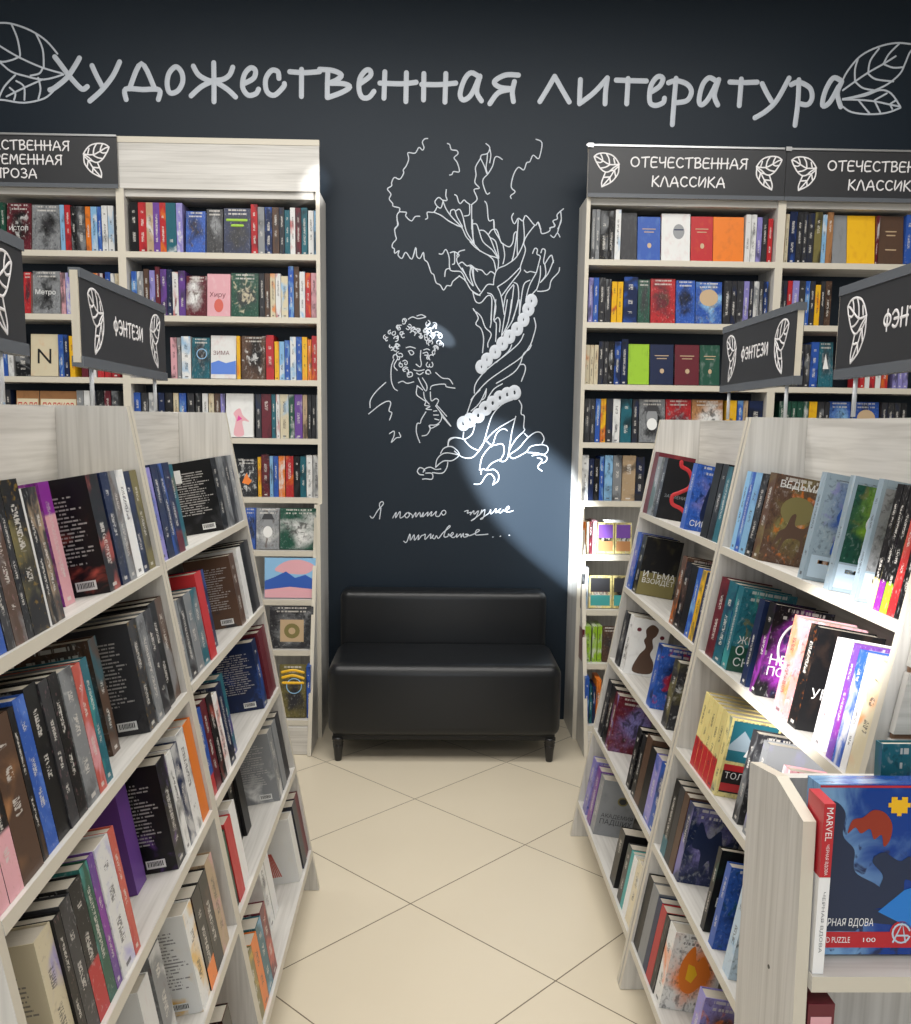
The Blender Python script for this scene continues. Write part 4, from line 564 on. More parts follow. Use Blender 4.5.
WALL_BOOKS = [
('LW2', 0, -1.4173, 0.0372, 0.2, 's', 'k', '', None, 1),
('LW2', 0, -1.3778, 0.0356, 0.2, 's', 'r', 'red paperback', None, 1),
('LW2', 0, -1.3416, 0.0307, 0.2, 's', 'a', '', None, 1),
('LW2', 0, -1.3103, 0.029, 0.2, 's', 'p', '', None, 1),
('LW2', 0, -1.2807, 0.0274, 0.2, 's', 'r', '', None, 1),
('LW2', 0, -1.2527, 0.0455, 0.2, 's', 't', '', None, 1),
('LW2', 0, -1.2049, 0.0274, 0.2, 's', 'v', '', None, 1),
('LW2', 0, -1.1638, 0.0884, 0.17, 'f', 'b', 'face-out blue painted cover', None, 1),
('LW2', 0, -1.0698, 0.0736, 0.18, 'f', 'd', 'face-out black and white cover', None, 1),
('LW2', 0, -0.9906, 0.1216, 0.185, 'f', 'n', 'face-out navy cover with green title', None, 1),
('LW2', 0, -0.8651, 0.0291, 0.2, 's', 'r', '', None, 1),
('LW2', 0, -0.8337, 0.0292, 0.19, 's', 'g', '', None, 1),
('LW2', 0, -0.8023, 0.0325, 0.19, 's', 'n', '', None, 1),
('LW2', 0, -0.7675, 0.0292, 0.19, 's', 'B', '', None, 1),
('LW2', 0, -0.7361, 0.0226, 0.19, 's', 'd', '', None, 0),
('LW2', 0, -0.7113, 0.0226, 0.18, 's', 't', '', None, 0),
('LW2', 0, -0.6865, 0.0226, 0.19, 's', 'w', '', None, 0),
('LW2', 0, -0.6616, 0.0242, 0.19, 's', 'm', '', None, 0),
('LW2', 0, -0.6351, 0.0276, 0.19, 's', 't', '', None, 1),
('LW2', 0, -0.6037, 0.0242, 0.18, 's', 'w', '', None, 0),
('LW2', 0, -0.5772, 0.016, 0.18, 's', 's', '', None, 0),
('LW2', 1, -1.4196, 0.0243, 0.18, 's', 'b', '', None, 0),
('LW2', 1, -1.393, 0.0276, 0.18, 's', 'g', '', None, 1),
('LW2', 1, -1.3632, 0.0243, 0.19, 's', 'B', '', None, 0),
('LW2', 1, -1.3366, 0.0243, 0.185, 's', 'v', '', None, 0),
('LW2', 1, -1.31, 0.021, 0.2, 's', 'm', '', None, 0),
('LW2', 1, -1.2867, 0.0277, 0.19, 's', 'p', '', None, 1),
('LW2', 1, -1.2568, 0.0227, 0.19, 's', 'n', '', None, 0),
('LW2', 1, -1.2319, 0.026, 0.18, 's', 'w', '', None, 0),
('LW2', 1, -1.2036, 0.0293, 0.185, 's', 'p', '', None, 1),
('LW2', 1, -1.1703, 0.0943, 0.165, 'f', 'm', 'face-out red brown cover', None, 1),
('LW2', 1, -1.0738, 0.106, 0.175, 'f', 'P', 'face-out pink cover with red blot', 'Хиру', 1),
('LW2', 1, -0.9638, 0.1261, 0.18, 'f', 'G', 'face-out dark green cover', None, 1),
('LW2', 1, -0.8321, 0.0228, 0.18, 's', 'd', '', None, 0),
('LW2', 1, -0.8071, 0.0228, 0.18, 's', 'B', '', None, 0),
('LW2', 1, -0.782, 0.0228, 0.18, 's', 'e', '', None, 0),
('LW2', 1, -0.757, 0.0228, 0.18, 's', 'w', '', None, 0),
('LW2', 1, -0.7319, 0.0311, 0.17, 's', 'e', '', None, 1),
('LW2', 1, -0.6985, 0.0245, 0.21, 's', 'b', '', None, 1),
('LW2', 1, -0.6718, 0.0228, 0.21, 's', 'B', '', None, 0),
('LW2', 1, -0.6467, 0.0245, 0.19, 's', 'w', '', None, 0),
('LW2', 1, -0.62, 0.0245, 0.185, 's', 'r', '', None, 0),
('LW2', 1, -0.5932, 0.0262, 0.185, 's', 'P', '', None, 0),
('LW2', 2, -1.2491, 0.0279, 0.17, 's', 'P', '', None, 0),
('LW2', 2, -1.2189, 0.0179, 0.17, 's', 'g', '', None, 0),
('LW2', 2, -1.1988, 0.0414, 0.175, 's', 'w', '', None, 1),
('LW2', 2, -1.1518, 0.0817, 0.17, 'f', 't', 'face-out dark teal cover with ring', None, 1),
('LW2', 2, -1.0644, 0.1171, 0.18, 'f', 'w', 'face-out white cover with blue water', 'ЗИМА', 1),
('LW2', 2, -0.9433, 0.0162, 0.18, 's', 'y', '', None, 0),
('LW2', 2, -0.9214, 0.1106, 0.18, 'f', 'B', 'face-out brown ornamented cover', None, 1),
('LW2', 2, -0.8068, 0.0365, 0.185, 's', 'r', '', None, 1),
('LW2', 2, -0.7664, 0.0196, 0.16, 's', 'y', '', None, 0),
('LW2', 2, -0.7445, 0.023, 0.16, 's', 's', '', None, 0),
('LW2', 2, -0.7192, 0.023, 0.165, 's', 'b', '', None, 0),
('LW2', 2, -0.6939, 0.0264, 0.18, 's', 'w', '', None, 0),
('LW2', 2, -0.6652, 0.0247, 0.18, 's', 'b', '', None, 0),
('LW2', 2, -0.6382, 0.023, 0.18, 's', 'y', '', None, 0),
('LW2', 2, -0.6129, 0.018, 0.17, 's', 'o', '', None, 0),
('LW2', 2, -0.5926, 0.0264, 0.185, 's', 'r', '', None, 0),
('LW2', 3, -1.4278, 0.0306, 0.15, 's', 'b', '', None, 0),
('LW2', 3, -1.3931, 0.0306, 0.15, 's', 'd', '', None, 0),
('LW2', 3, -1.3584, 0.0376, 0.15, 's', 'g', '', None, 1),
('LW2', 3, -1.3133, 0.0272, 0.15, 's', 'n', '', None, 0),
('LW2', 3, -1.2821, 0.0341, 0.15, 's', 'k', '', None, 1),
('LW2', 3, -1.2439, 0.0237, 0.15, 's', 'e', '', None, 0),
('LW2', 3, -1.2161, 0.0307, 0.15, 's', 'b', '', None, 0),
('LW2', 3, -1.1779, 0.0307, 0.15, 's', 'd', '', None, 0),
('LW2', 3, -1.1397, 0.0272, 0.15, 's', 'k', '', None, 0),
('LW2', 3, -1.1084, 0.0255, 0.15, 's', 'w', '', None, 0),
('LW2', 3, -1.0788, 0.0237, 0.15, 's', 'e', '', None, 0),
('LW2', 3, -1.051, 0.0255, 0.15, 's', 'B', '', None, 0),
('LW2', 3, -1.0232, 0.0185, 0.15, 's', 'v', '', None, 0),
('LW2', 3, -1.0005, 0.1282, 0.18, 'f', 'w', 'face-out white cover with pink figure', None, 1),
('LW2', 3, -0.8595, 0.0255, 0.18, 's', 'd', '', None, 0),
('LW2', 3, -0.8316, 0.0447, 0.185, 's', 'm', '', None, 1),
('LW2', 3, -0.7846, 0.0186, 0.18, 's', 't', '', None, 0),
('LW2', 3, -0.7636, 0.0168, 0.18, 's', 'w', '', None, 0),
('LW2', 3, -0.7445, 0.0395, 0.17, 's', 'e', '', None, 1),
('LW2', 3, -0.7026, 0.0238, 0.17, 's', 'G', '', None, 0),
('LW2', 3, -0.6764, 0.0361, 0.17, 's', 'p', '', None, 1),
('LW2', 3, -0.638, 0.0204, 0.17, 's', 'a', '', None, 0),
('LW2', 3, -0.6153, 0.0169, 0.17, 's', 'k', '', None, 0),
('LW2', 3, -0.5961, 0.0186, 0.17, 's', 'k', '', None, 0),
('LW2', 3, -0.5752, 0.0151, 0.17, 's', 'g', '', None, 0),
('LW2', 4, -0.9613, 0.1031, 0.16, 'f', 'k', 'face-out black cover with orange glow', None, 1),
('LW2', 4, -0.8541, 0.0152, 0.17, 's', 'y', '', None, 0),
('LW2', 4, -0.8365, 0.0363, 0.18, 's', 'm', '', None, 1),
('LW2', 4, -0.7978, 0.0152, 0.175, 's', 's', '', None, 0),
('LW2', 4, -0.7802, 0.0223, 0.175, 's', 'b', '', None, 0),
('LW2', 4, -0.7556, 0.0293, 0.175, 's', 'o', '', None, 1),
('LW2', 4, -0.7221, 0.0364, 0.175, 's', 'r', '', None, 1),
('LW2', 4, -0.6834, 0.0276, 0.175, 's', 'k', '', None, 0),
('LW2', 4, -0.6535, 0.0276, 0.175, 's', 't', '', None, 0),
('LW2', 4, -0.6235, 0.0276, 0.18, 's', 'w', '', None, 1),
('LW2', 4, -0.5918, 0.0294, 0.18, 's', 'w', '', None, 1),
('LW2', 5, -0.907, 0.0483, 0.185, 'f', 'b', 'face-out bright blue cover', None, 1),
('LW2', 5, -0.8546, 0.1077, 0.18, 'f', 'g', 'face-out grey portrait cover', None, 1),
('LW2', 5, -0.7428, 0.1779, 0.18, 'f', 'G', 'wide dark green painted cover', None, 1),
('LW2', 6, -0.8076, 0.2389, 0.155, 'f', 's', 'wide landscape cover with blue mountains', None, 1),
('LW2', 7, -0.7749, 0.2026, 0.165, 'f', 'd', 'square dark cover with gold ornament', None, 1),
('LW2', 8, -0.7191, 0.122, 0.2, 'f', 'I', 'dark cover with gold lettering', None, 1),
('LW2', 8, -0.5931, 0.0181, 0.2, 's', 'b', 'tall blue slim book', None, 0),
('LW1', 0, -2.0027, 0.0223, 0.19, 's', 'G', '', None, 0),
('LW1', 0, -1.9765, 0.1107, 0.19, 'f', 'm', 'face-out maroon cover', 'ИСТОП', 1),
('LW1', 0, -1.862, 0.1272, 0.185, 'f', 'g', 'face-out grey cover with rock', None, 1),
('LW1', 0, -1.7325, 0.0191, 0.185, 's', 's', '', None, 0),
('LW1', 0, -1.7112, 0.0256, 0.185, 's', 'r', '', None, 0),
('LW1', 0, -1.6833, 0.0224, 0.18, 's', 'k', '', None, 0),
('LW1', 0, -1.6587, 0.0388, 0.18, 's', 'd', '', None, 1),
('LW1', 0, -1.6177, 0.0224, 0.18, 's', 'o', '', None, 0),
('LW1', 0, -1.5931, 0.0273, 0.18, 's', 's', '', None, 0),
('LW1', 0, -1.5635, 0.0175, 0.18, 's', 'b', '', None, 0),
('LW1', 0, -1.5438, 0.0257, 0.185, 's', 'w', '', None, 0),
('LW1', 0, -1.5159, 0.0257, 0.185, 's', 'w', '', None, 0),
('LW1', 0, -1.4863, 0.0208, 0.18, 's', 'd', '', None, 0),
('LW1', 1, -1.9165, 0.0341, 0.17, 'f', 'r', 'face-out red and white cover', None, 1),
('LW1', 1, -1.8752, 0.1268, 0.175, 'f', 'g', 'face-out grey red cover', 'Метро', 1),
('LW1', 1, -1.7445, 0.0209, 0.17, 's', 'P', '', None, 0),
('LW1', 1, -1.7213, 0.0193, 0.17, 's', 'v', '', None, 0),
('LW1', 1, -1.5971, 0.0226, 0.17, 's', 'o', '', None, 0),
('LW1', 1, -1.5722, 0.0226, 0.17, 's', 'm', '', None, 0),
('LW1', 1, -1.5391, 0.0226, 0.175, 's', 'b', '', None, 0),
('LW1', 1, -1.5142, 0.0176, 0.17, 's', 'w', '', None, 0),
('LW1', 1, -1.4943, 0.0176, 0.17, 's', 'e', '', None, 0),
('LW1', 2, -2.0286, 0.0227, 0.12, 's', 'b', '', None, 0),
('LW1', 2, -2.0035, 0.0244, 0.12, 's', 'w', '', None, 0),
('LW1', 2, -1.9685, 0.0661, 0.13, 's', 'k', '', None, 1),
('LW1', 2, -1.8985, 0.1263, 0.175, 'f', 'e', 'face-out beige cover with large letter', 'N', 1),
('LW1', 2, -1.7682, 0.0228, 0.175, 's', 'b', '', None, 0),
('LW1', 2, -1.7432, 0.0211, 0.175, 's', 'n', '', None, 0),
('LW1', 2, -1.7181, 0.0228, 0.17, 's', 'y', '', None, 0),
('LW1', 2, -1.6646, 0.0295, 0.08, 's', 'm', '', None, 0),
('LW1', 2, -1.6278, 0.0295, 0.08, 's', 'w', '', None, 0),
('LW1', 2, -1.591, 0.0295, 0.08, 's', 'r', '', None, 0),
('LW1', 2, -1.5575, 0.0295, 0.08, 's', 'r', '', None, 0),
('LW1', 2, -1.5241, 0.0329, 0.08, 's', 'r', '', None, 0),
('LW1', 3, -2.0508, 0.0229, 0.08, 's', 'w', '', None, 0),
('LW1', 3, -2.0256, 0.0246, 0.08, 's', 'd', '', None, 0),
('LW1', 3, -1.9802, 0.1054, 0.14, 'f', 'O', 'tan cover, left of a pair', 'ПОЛЯ', 1),
('LW1', 3, -1.8708, 0.173, 0.14, 'f', 'O', 'tan cover, right of a pair', 'ПОЛЯКОВ', 1),
('LW1', 3, -1.6938, 0.0298, 0.12, 's', 'g', '', None, 0),
('LW1', 3, -1.66, 0.0264, 0.12, 's', 'w', '', None, 0),
('LW1', 3, -1.6297, 0.0264, 0.12, 's', 'd', '', None, 0),
('LW1', 3, -1.5993, 0.0298, 0.12, 's', 'k', '', None, 0),
('LW1', 3, -1.5655, 0.0298, 0.12, 's', 'm', '', None, 0),
('LW1', 3, -1.5317, 0.0298, 0.12, 's', 'd', '', None, 0),
('RW1', 0, 0.7016, 0.0167, 0.205, 's', 'g', '', None, 0),
('RW1', 0, 0.7206, 0.0185, 0.205, 's', 'g', '', None, 0),
('RW1', 0, 0.7414, 0.0375, 0.2, 's', 'k', '', None, 1),
('RW1', 0, 0.7813, 0.0254, 0.2, 's', 'k', '', None, 1),
('RW1', 0, 0.8107, 0.0254, 0.205, 's', 'w', '', None, 1),
('RW1', 0, 0.8385, 0.074, 0.195, 'f', 'd', 'face-out dark grey plain cover', None, 1),
('RW1', 0, 0.9165, 0.1053, 0.18, 'f', 'b', 'face-out blue cover with gold emblem', None, 1),
('RW1', 0, 1.0276, 0.1332, 0.195, 'f', 'w', 'face-out white cover with grey vignette', None, 1),
('RW1', 0, 1.1649, 0.102, 0.185, 'f', 'r', 'face-out red cover with gold emblem', None, 1),
('RW1', 0, 1.2692, 0.1422, 0.185, 'f', 'o', 'face-out orange cover', None, 1),
('RW1', 0, 1.4173, 0.0238, 0.195, 's', 'w', '', None, 0),
('RW1', 0, 1.4434, 0.0238, 0.195, 's', 'w', '', None, 0),
('RW1', 0, 1.4696, 0.0238, 0.185, 's', 'v', '', None, 0),
('RW1', 0, 1.4957, 0.0238, 0.185, 's', 'd', '', None, 0),
('RW1', 0, 1.5219, 0.0221, 0.18, 's', 'r', '', None, 0),
('RW1', 1, 0.6972, 0.0204, 0.185, 's', 'v', '', None, 0),
('RW1', 1, 0.72, 0.0239, 0.185, 's', 'b', '', None, 0),
('RW1', 1, 0.7462, 0.0274, 0.185, 's', 'd', '', None, 1),
('RW1', 1, 0.7759, 0.0256, 0.18, 's', 'd', '', None, 0),
('RW1', 1, 0.8057, 0.0239, 0.17, 's', 'y', '', None, 0),
('RW1', 1, 0.8319, 0.0257, 0.17, 's', 'y', '', None, 0),
('RW1', 1, 0.8617, 0.0642, 0.19, 's', 'n', 'thick navy book with white figure', None, 1),
('RW1', 1, 0.93, 0.0555, 0.18, 'f', 'G', 'face-out dark green brown cover', None, 1),
('RW1', 1, 0.9896, 0.1151, 0.185, 'f', 'r', 'face-out ornate red cover', None, 1),
('RW1', 1, 1.1088, 0.0889, 0.18, 'f', 'b', 'face-out blue cover with painted scene', None, 1),
('RW1', 1, 1.2018, 0.1224, 0.175, 'f', 'b', 'face-out blue cover with round picture', None, 1),
('RW1', 1, 1.3318, 0.0328, 0.18, 's', 'd', '', None, 1),
('RW1', 1, 1.367, 0.024, 0.18, 's', 'd', '', None, 0),
('RW1', 1, 1.3934, 0.0293, 0.18, 's', 'd', '', None, 1),
('RW1', 1, 1.4251, 0.024, 0.18, 's', 'v', '', None, 0),
('RW1', 1, 1.4514, 0.0188, 0.18, 's', 'd', '', None, 0),
('RW1', 1, 1.4726, 0.024, 0.18, 's', 'g', '', None, 0),
('RW1', 1, 1.499, 0.017, 0.18, 's', 'd', '', None, 0),
('RW1', 1, 1.5183, 0.0205, 0.18, 's', 'n', '', None, 0),
('RW1', 2, 0.6927, 0.0188, 0.165, 's', 'e', '', None, 0),
('RW1', 2, 0.7139, 0.0171, 0.165, 's', 'e', '', None, 0),
('RW1', 2, 0.7333, 0.0188, 0.165, 's', 'e', '', None, 0),
('RW1', 2, 0.7545, 0.0224, 0.18, 's', 'd', '', None, 0),
('RW1', 2, 0.7792, 0.0206, 0.18, 's', 'd', '', None, 0),
('RW1', 2, 0.8022, 0.0241, 0.18, 's', 'k', '', None, 0),
('RW1', 2, 0.8287, 0.0294, 0.18, 's', 'n', '', None, 1),
('RW1', 2, 0.8605, 0.0312, 0.19, 's', 'n', '', None, 1),
('RW1', 2, 0.8958, 0.0984, 0.17, 'f', 'l', 'face-out lime green cover', None, 1),
('RW1', 2, 0.9984, 0.1109, 0.17, 'f', 'n', 'face-out navy cover with gold emblem', None, 1),
('RW1', 2, 1.1171, 0.1146, 0.17, 'f', 'm', 'face-out maroon cover with gold emblem', None, 1),
('RW1', 2, 1.2358, 0.0934, 0.17, 'f', 'G', 'face-out green cover with gold emblem', None, 1),
('RW1', 3, 0.6982, 0.0243, 0.175, 's', 'd', '', None, 0),
('RW1', 3, 0.7249, 0.0208, 0.175, 's', 'd', '', None, 0),
('RW1', 3, 0.7481, 0.0226, 0.175, 's', 'b', '', None, 0),
('RW1', 3, 0.773, 0.0244, 0.16, 's', 'y', '', None, 0),
('RW1', 3, 0.7997, 0.0297, 0.18, 's', 'd', '', None, 1),
('RW1', 3, 0.8318, 0.0333, 0.18, 's', 'w', '', None, 1),
('RW1', 3, 0.8693, 0.0511, 0.18, 's', 't', '', None, 1),
('RW1', 3, 0.9246, 0.028, 0.17, 's', 'd', '', None, 0),
('RW1', 3, 0.9585, 0.1226, 0.18, 'f', 'g', 'face-out cover with grey portrait', None, 1),
('RW1', 3, 1.0853, 0.121, 0.17, 'f', 'r', 'face-out crimson cover', None, 1),
('RW1', 3, 1.2105, 0.148, 0.17, 'f', 'O', 'face-out orange patterned cover', None, 1),
('RW1', 3, 1.3734, 0.0478, 0.16, 's', 'y', '', None, 1),
('RW1', 3, 1.4253, 0.0263, 0.17, 's', 'b', '', None, 0),
('RW1', 3, 1.454, 0.0209, 0.14, 's', 'a', '', None, 0),
('RW1', 3, 1.4809, 0.0658, 0.17, 's', 'n', '', None, 1),
('RW1', 4, 0.6904, 0.0331, 0.195, 's', 'w', '', None, 1),
('RW1', 4, 0.7258, 0.0239, 0.18, 's', 'n', '', None, 0),
('RW1', 4, 0.752, 0.0239, 0.18, 's', 'k', '', None, 0),
('RW1', 4, 0.7781, 0.0197, 0.19, 's', 'b', '', None, 0),
('RW1', 4, 0.8018, 0.0382, 0.195, 's', 's', '', None, 1),
('RW1', 4, 0.8423, 0.0408, 0.195, 's', 'g', '', None, 1),
('RW1', 4, 0.887, 0.0628, 0.195, 's', 'a', 'thick tan and black ornate book', None, 1),
('RW1', 4, 0.9521, 0.04, 0.19, 's', 'd', '', None, 1),
('RW1', 5, 0.6798, 0.0145, 0.14, 's', 'e', '', None, 0),
('RW1', 5, 0.6957, 0.0145, 0.14, 's', 'o', '', None, 0),
('RW1', 5, 0.7116, 0.0128, 0.14, 's', 'e', '', None, 0),
('RW1', 5, 0.7267, 0.0145, 0.14, 's', 'm', '', None, 0),
('RW1', 5, 0.7435, 0.0187, 0.145, 's', 'P', '', None, 0),
('RW1', 5, 0.7644, 0.0824, 0.135, 'f', 'Y', 'cream cover with violet picture, first of pair', None, 1),
('RW1', 5, 0.8508, 0.0799, 0.135, 'f', 'Y', 'cream cover with violet picture, second of pair', None, 1),
('RW1', 6, 0.6864, 0.0143, 0.15, 's', 'd', '', None, 0),
('RW1', 6, 0.7031, 0.0143, 0.1, 's', 'w', '', None, 0),
('RW1', 6, 0.7213, 0.1091, 0.14, 'f', 'Y', 'cream cover with dark picture, first of pair', 'ГОГОЛЬ', 1),
('RW1', 6, 0.8343, 0.0826, 0.14, 'f', 'Y', 'cream cover with dark picture, second of pair', None, 1),
('RW1', 7, 0.6865, 0.0093, 0.14, 's', 'm', '', None, 0),
('RW1', 7, 0.6996, 0.0274, 0.155, 's', 'l', '', None, 0),
('RW1', 7, 0.7342, 0.0208, 0.155, 's', 'l', '', None, 0),
('RW1', 7, 0.7581, 0.02, 0.155, 's', 'l', '', None, 0),
('RW1', 7, 0.7812, 0.0711, 0.15, 'f', 'B', 'face-out brown patterned cover', None, 1),
('RW1', 8, 0.6927, 0.0197, 0.2, 's', 'b', '', None, 0),
('RW1', 8, 0.7156, 0.0134, 0.16, 's', 't', '', None, 0),
('RW1', 8, 0.7308, 0.0134, 0.16, 's', 'n', '', None, 0),
('RW1', 8, 0.7461, 0.0223, 0.19, 's', 'o', '', None, 0),
('RW2', 0, 1.5842, 0.0167, 0.2, 's', 'e', '', None, 0),
('RW2', 0, 1.603, 0.0153, 0.2, 's', 'e', '', None, 0),
('RW2', 0, 1.6203, 0.0348, 0.21, 's', 'n', '', None, 1),
('RW2', 0, 1.6572, 0.0261, 0.21, 's', 'd', '', None, 1),
('RW2', 0, 1.6853, 0.0203, 0.21, 's', 'd', '', None, 0),
('RW2', 0, 1.7077, 0.0297, 0.205, 's', 'd', '', None, 1),
('RW2', 0, 1.7395, 0.0334, 0.21, 's', 'I', 'tan spined book', None, 1),
('RW2', 0, 1.7756, 0.0196, 0.2, 's', 's', '', None, 0),
('RW2', 0, 1.7973, 0.0276, 0.21, 's', 'O', '', None, 1),
('RW2', 0, 1.827, 0.0667, 0.2, 'f', 'g', 'face-out plain grey cover', None, 1),
('RW2', 0, 1.8957, 0.1305, 0.2, 'f', 'y', 'face-out bright yellow cover', None, 1),
('RW2', 0, 2.0282, 0.0139, 0.2, 's', 'm', '', None, 0),
('RW2', 0, 2.0441, 0.1161, 0.2, 'f', 'B', 'face-out brown cover with gold print', None, 1),
('RW2', 0, 2.1659, 0.0357, 0.205, 's', 'b', '', None, 1),
('RW2', 1, 1.5922, 0.0169, 0.185, 's', 'd', '', None, 0),
('RW2', 1, 1.6112, 0.0169, 0.185, 's', 'd', '', None, 0),
('RW2', 1, 1.6309, 0.0213, 0.185, 's', 'r', '', None, 0),
('RW2', 1, 1.6542, 0.03, 0.185, 's', 'v', '', None, 1),
('RW2', 1, 1.6863, 0.0271, 0.185, 's', 'd', '', None, 1),
('RW2', 1, 1.7154, 0.0198, 0.185, 's', 'b', '', None, 0),
('RW2', 1, 1.7373, 0.0235, 0.185, 's', 'd', '', None, 0),
('RW2', 1, 1.7629, 0.0235, 0.17, 's', 'y', '', None, 0),
('RW2', 1, 1.7884, 0.0198, 0.185, 's', 'd', '', None, 0),
('RW2', 1, 1.8103, 0.0279, 0.185, 's', 'B', '', None, 1),
('RW2', 2, 1.6781, 0.0247, 0.18, 's', 'd', '', None, 0),
('RW2', 2, 1.7056, 0.0236, 0.18, 's', 'd', '', None, 0),
('RW2', 2, 1.7321, 0.0259, 0.18, 's', 'd', '', None, 0),
('RW2', 2, 1.7607, 0.0369, 0.19, 's', 'b', '', None, 1),
('RW2', 2, 1.8015, 0.0689, 0.19, 'f', 't', 'face-out teal cover with white peak', None, 1),
('RW2', 2, 2.0035, 0.0215, 0.06, 's', 'r', '', None, 0),
('RW2', 2, 2.0278, 0.0215, 0.06, 's', 'w', '', None, 0),
('RW2', 2, 2.0521, 0.0226, 0.06, 's', 'r', '', None, 0),
('RW2', 2, 2.0776, 0.0248, 0.06, 's', 'w', '', None, 0),
('RW2', 2, 2.1052, 0.0304, 0.06, 's', 'r', '', None, 0),
('RW2', 2, 2.1605, 0.0215, 0.09, 's', 'v', '', None, 0),
('RW2', 2, 2.1849, 0.0215, 0.09, 's', 'v', '', None, 0),
('RW2', 2, 2.2092, 0.0238, 0.09, 's', 'v', '', None, 0),
('RW2', 3, 1.5828, 0.0183, 0.15, 's', 'd', '', None, 0),
('RW2', 3, 1.6261, 0.0261, 0.15, 's', 'G', '', None, 0),
('RW2', 3, 1.655, 0.0261, 0.15, 's', 'G', '', None, 0),
('RW2', 3, 1.6839, 0.025, 0.15, 's', 'G', '', None, 0),
('RW2', 3, 1.7117, 0.0261, 0.15, 's', 'G', '', None, 0),
('RW2', 3, 1.7406, 0.0261, 0.15, 's', 'G', '', None, 0),
('RW2', 3, 1.7696, 0.0372, 0.13, 's', 'y', '', None, 0),
('RW2', 3, 1.8096, 0.0317, 0.15, 's', 'd', '', None, 0),
('RW2', 3, 1.8441, 0.0239, 0.15, 's', 'd', '', None, 0),
('RW2', 3, 1.8708, 0.103, 0.145, 'f', 'b', 'face-out deep blue cover', None, 1),
('RW2', 3, 1.9889, 0.1221, 0.15, 'f', 'b', 'face-out blue cover with cream oval', None, 1),
('RW2', 3, 2.1194, 0.0273, 0.15, 's', 'd', '', None, 0),
('RW2', 3, 2.1496, 0.0284, 0.15, 's', 'd', '', None, 0),
('RW2', 3, 2.1808, 0.0284, 0.15, 's', 'd', '', None, 0),
('RW2', 3, 2.2121, 0.0284, 0.15, 's', 'd', '', None, 0)]
WALL_Z = {'L': [2.271, 1.989, 1.705, 1.434, 1.156, 0.91, 0.688, 0.463, 0.156], 'R': [2.271, 1.989, 1.705, 1.434, 1.156, 0.905, 0.654, 0.413, 0.14]}


# ------------------------------------------------------------------ the room
YW = 4.52
def wall_mat():
    mt, nt, b = mat('navy_black_wall_paint'); n = N(nt)
    tc = n.new('ShaderNodeTexCoord').outputs['Object']
    f = n.noise(tc, 1.3, 3)
    n.link(n.mix(f, (.0080, .0155, .0250, 1), (.0105, .0190, .0300, 1)), b.inputs['Base Color'])
    b.inputs['Roughness'].default_value = .5; b.inputs['Specular IOR Level'].default_value = .3
    bp = n.new('ShaderNodeBump'); bp.inputs['Strength'].default_value = .06; n.link(n.noise(tc, 60, 2), bp.inputs['Height']); n.link(bp.outputs[0], b.inputs['Normal'])
    return mt
def floor_mat():
    mt, nt, b = mat('cream_floor_tiles'); n = N(nt)
    tc = n.new('ShaderNodeTexCoord').outputs['Object']; s_ = n.new('ShaderNodeSeparateXYZ'); n.link(tc, s_.inputs[0])
    T0 = (-.0784, 3.4992); th = .7774; sz = .575
    x = n.math('SUBTRACT', s_.outputs[0], T0[0]); y = n.math('SUBTRACT', s_.outputs[1], T0[1])
    a = n.math('DIVIDE', n.math('SUBTRACT', n.math('MULTIPLY', x, math.cos(th)), n.math('MULTIPLY', y, math.sin(th))), sz)
    c = n.math('DIVIDE', n.math('ADD', n.math('MULTIPLY', x, math.sin(th)), n.math('MULTIPLY', y, math.cos(th))), sz)
    def ln(q): return n.math('LESS_THAN', n.math('PINGPONG', q, .5), .0032)
    g = n.math('MAXIMUM', ln(a), ln(c))
    cell = n.new('ShaderNodeTexWhiteNoise', noise_dimensions='2D'); n.link(n.comb(n.math('FLOOR', a), n.math('FLOOR', c)), cell.inputs['Vector'])
    f = n.math('MULTIPLY_ADD', n.noise(tc, 3.0, 4), .6, n.math('MULTIPLY', cell.outputs[0], .4))
    col = n.mix(f, (.70, .625, .485, 1), (.64, .565, .43, 1))
    n.link(n.mix(g, col, (.16, .125, .085, 1)), b.inputs['Base Color'])
    b.inputs['Roughness'].default_value = .3; b.inputs['Specular IOR Level'].default_value = .4
    return mt
mb = MB(); mb.box((-6, YW, 0), (6, YW+.1, 3.6)); structure(mb.build('wall_back', [wall_mat()]))
mb = MB(); mb.box((-6, -5, -.1), (6, YW+.1, 0)); structure(mb.build('floor', [floor_mat()]))
mb = MB(); mb.box((-6, -5, 3.6), (6, YW+.1, 3.7)); structure(mb.build('ceiling', [simple('white_ceiling', (.7, .7, .7), .9)]))

def wall3(d): return lambda a, b, q=0: (a, YW - d - q, b)
def paint(name, data, width, parent, d=.0012, sub=4, smooth=True):
    V, F = ribbon(unpack(data) if isinstance(data, str) else data, width, wall3(d), smooth, sub)
    loc = parent.location
    V = [(x-loc[0], y-loc[1], z-loc[2]) for x, y, z in V]
    return mesh_obj(name, V, F, [WHITEPAINT], parent)
tt = tag(empty('title_lettering', (0.05, YW, 3.03)), 'large white hand-lettered title Художественная литература across the top of the dark wall', 'lettering')
_ts = unpack(TITLE)
paint('lettering', [s_ for s_ in _ts if min(p[0] for p in s_) < .35], .0235, tt, sub=5)
paint('lettering', [s_ for s_ in _ts if min(p[0] for p in s_) >= .35], .0235, tt, sub=5)
paint('leaf_drawing', LEAF_L, .0085, tt, .0016); paint('leaf_drawing', LEAF_R, .0085, tt, .0016)
mu = tag(empty('wall_mural', (.02, YW, 1.6)), 'white line mural of an old tree, a chain and a curly-haired writer above the sofa', 'mural')
paint('tree_drawing', TREE, .0052, mu)
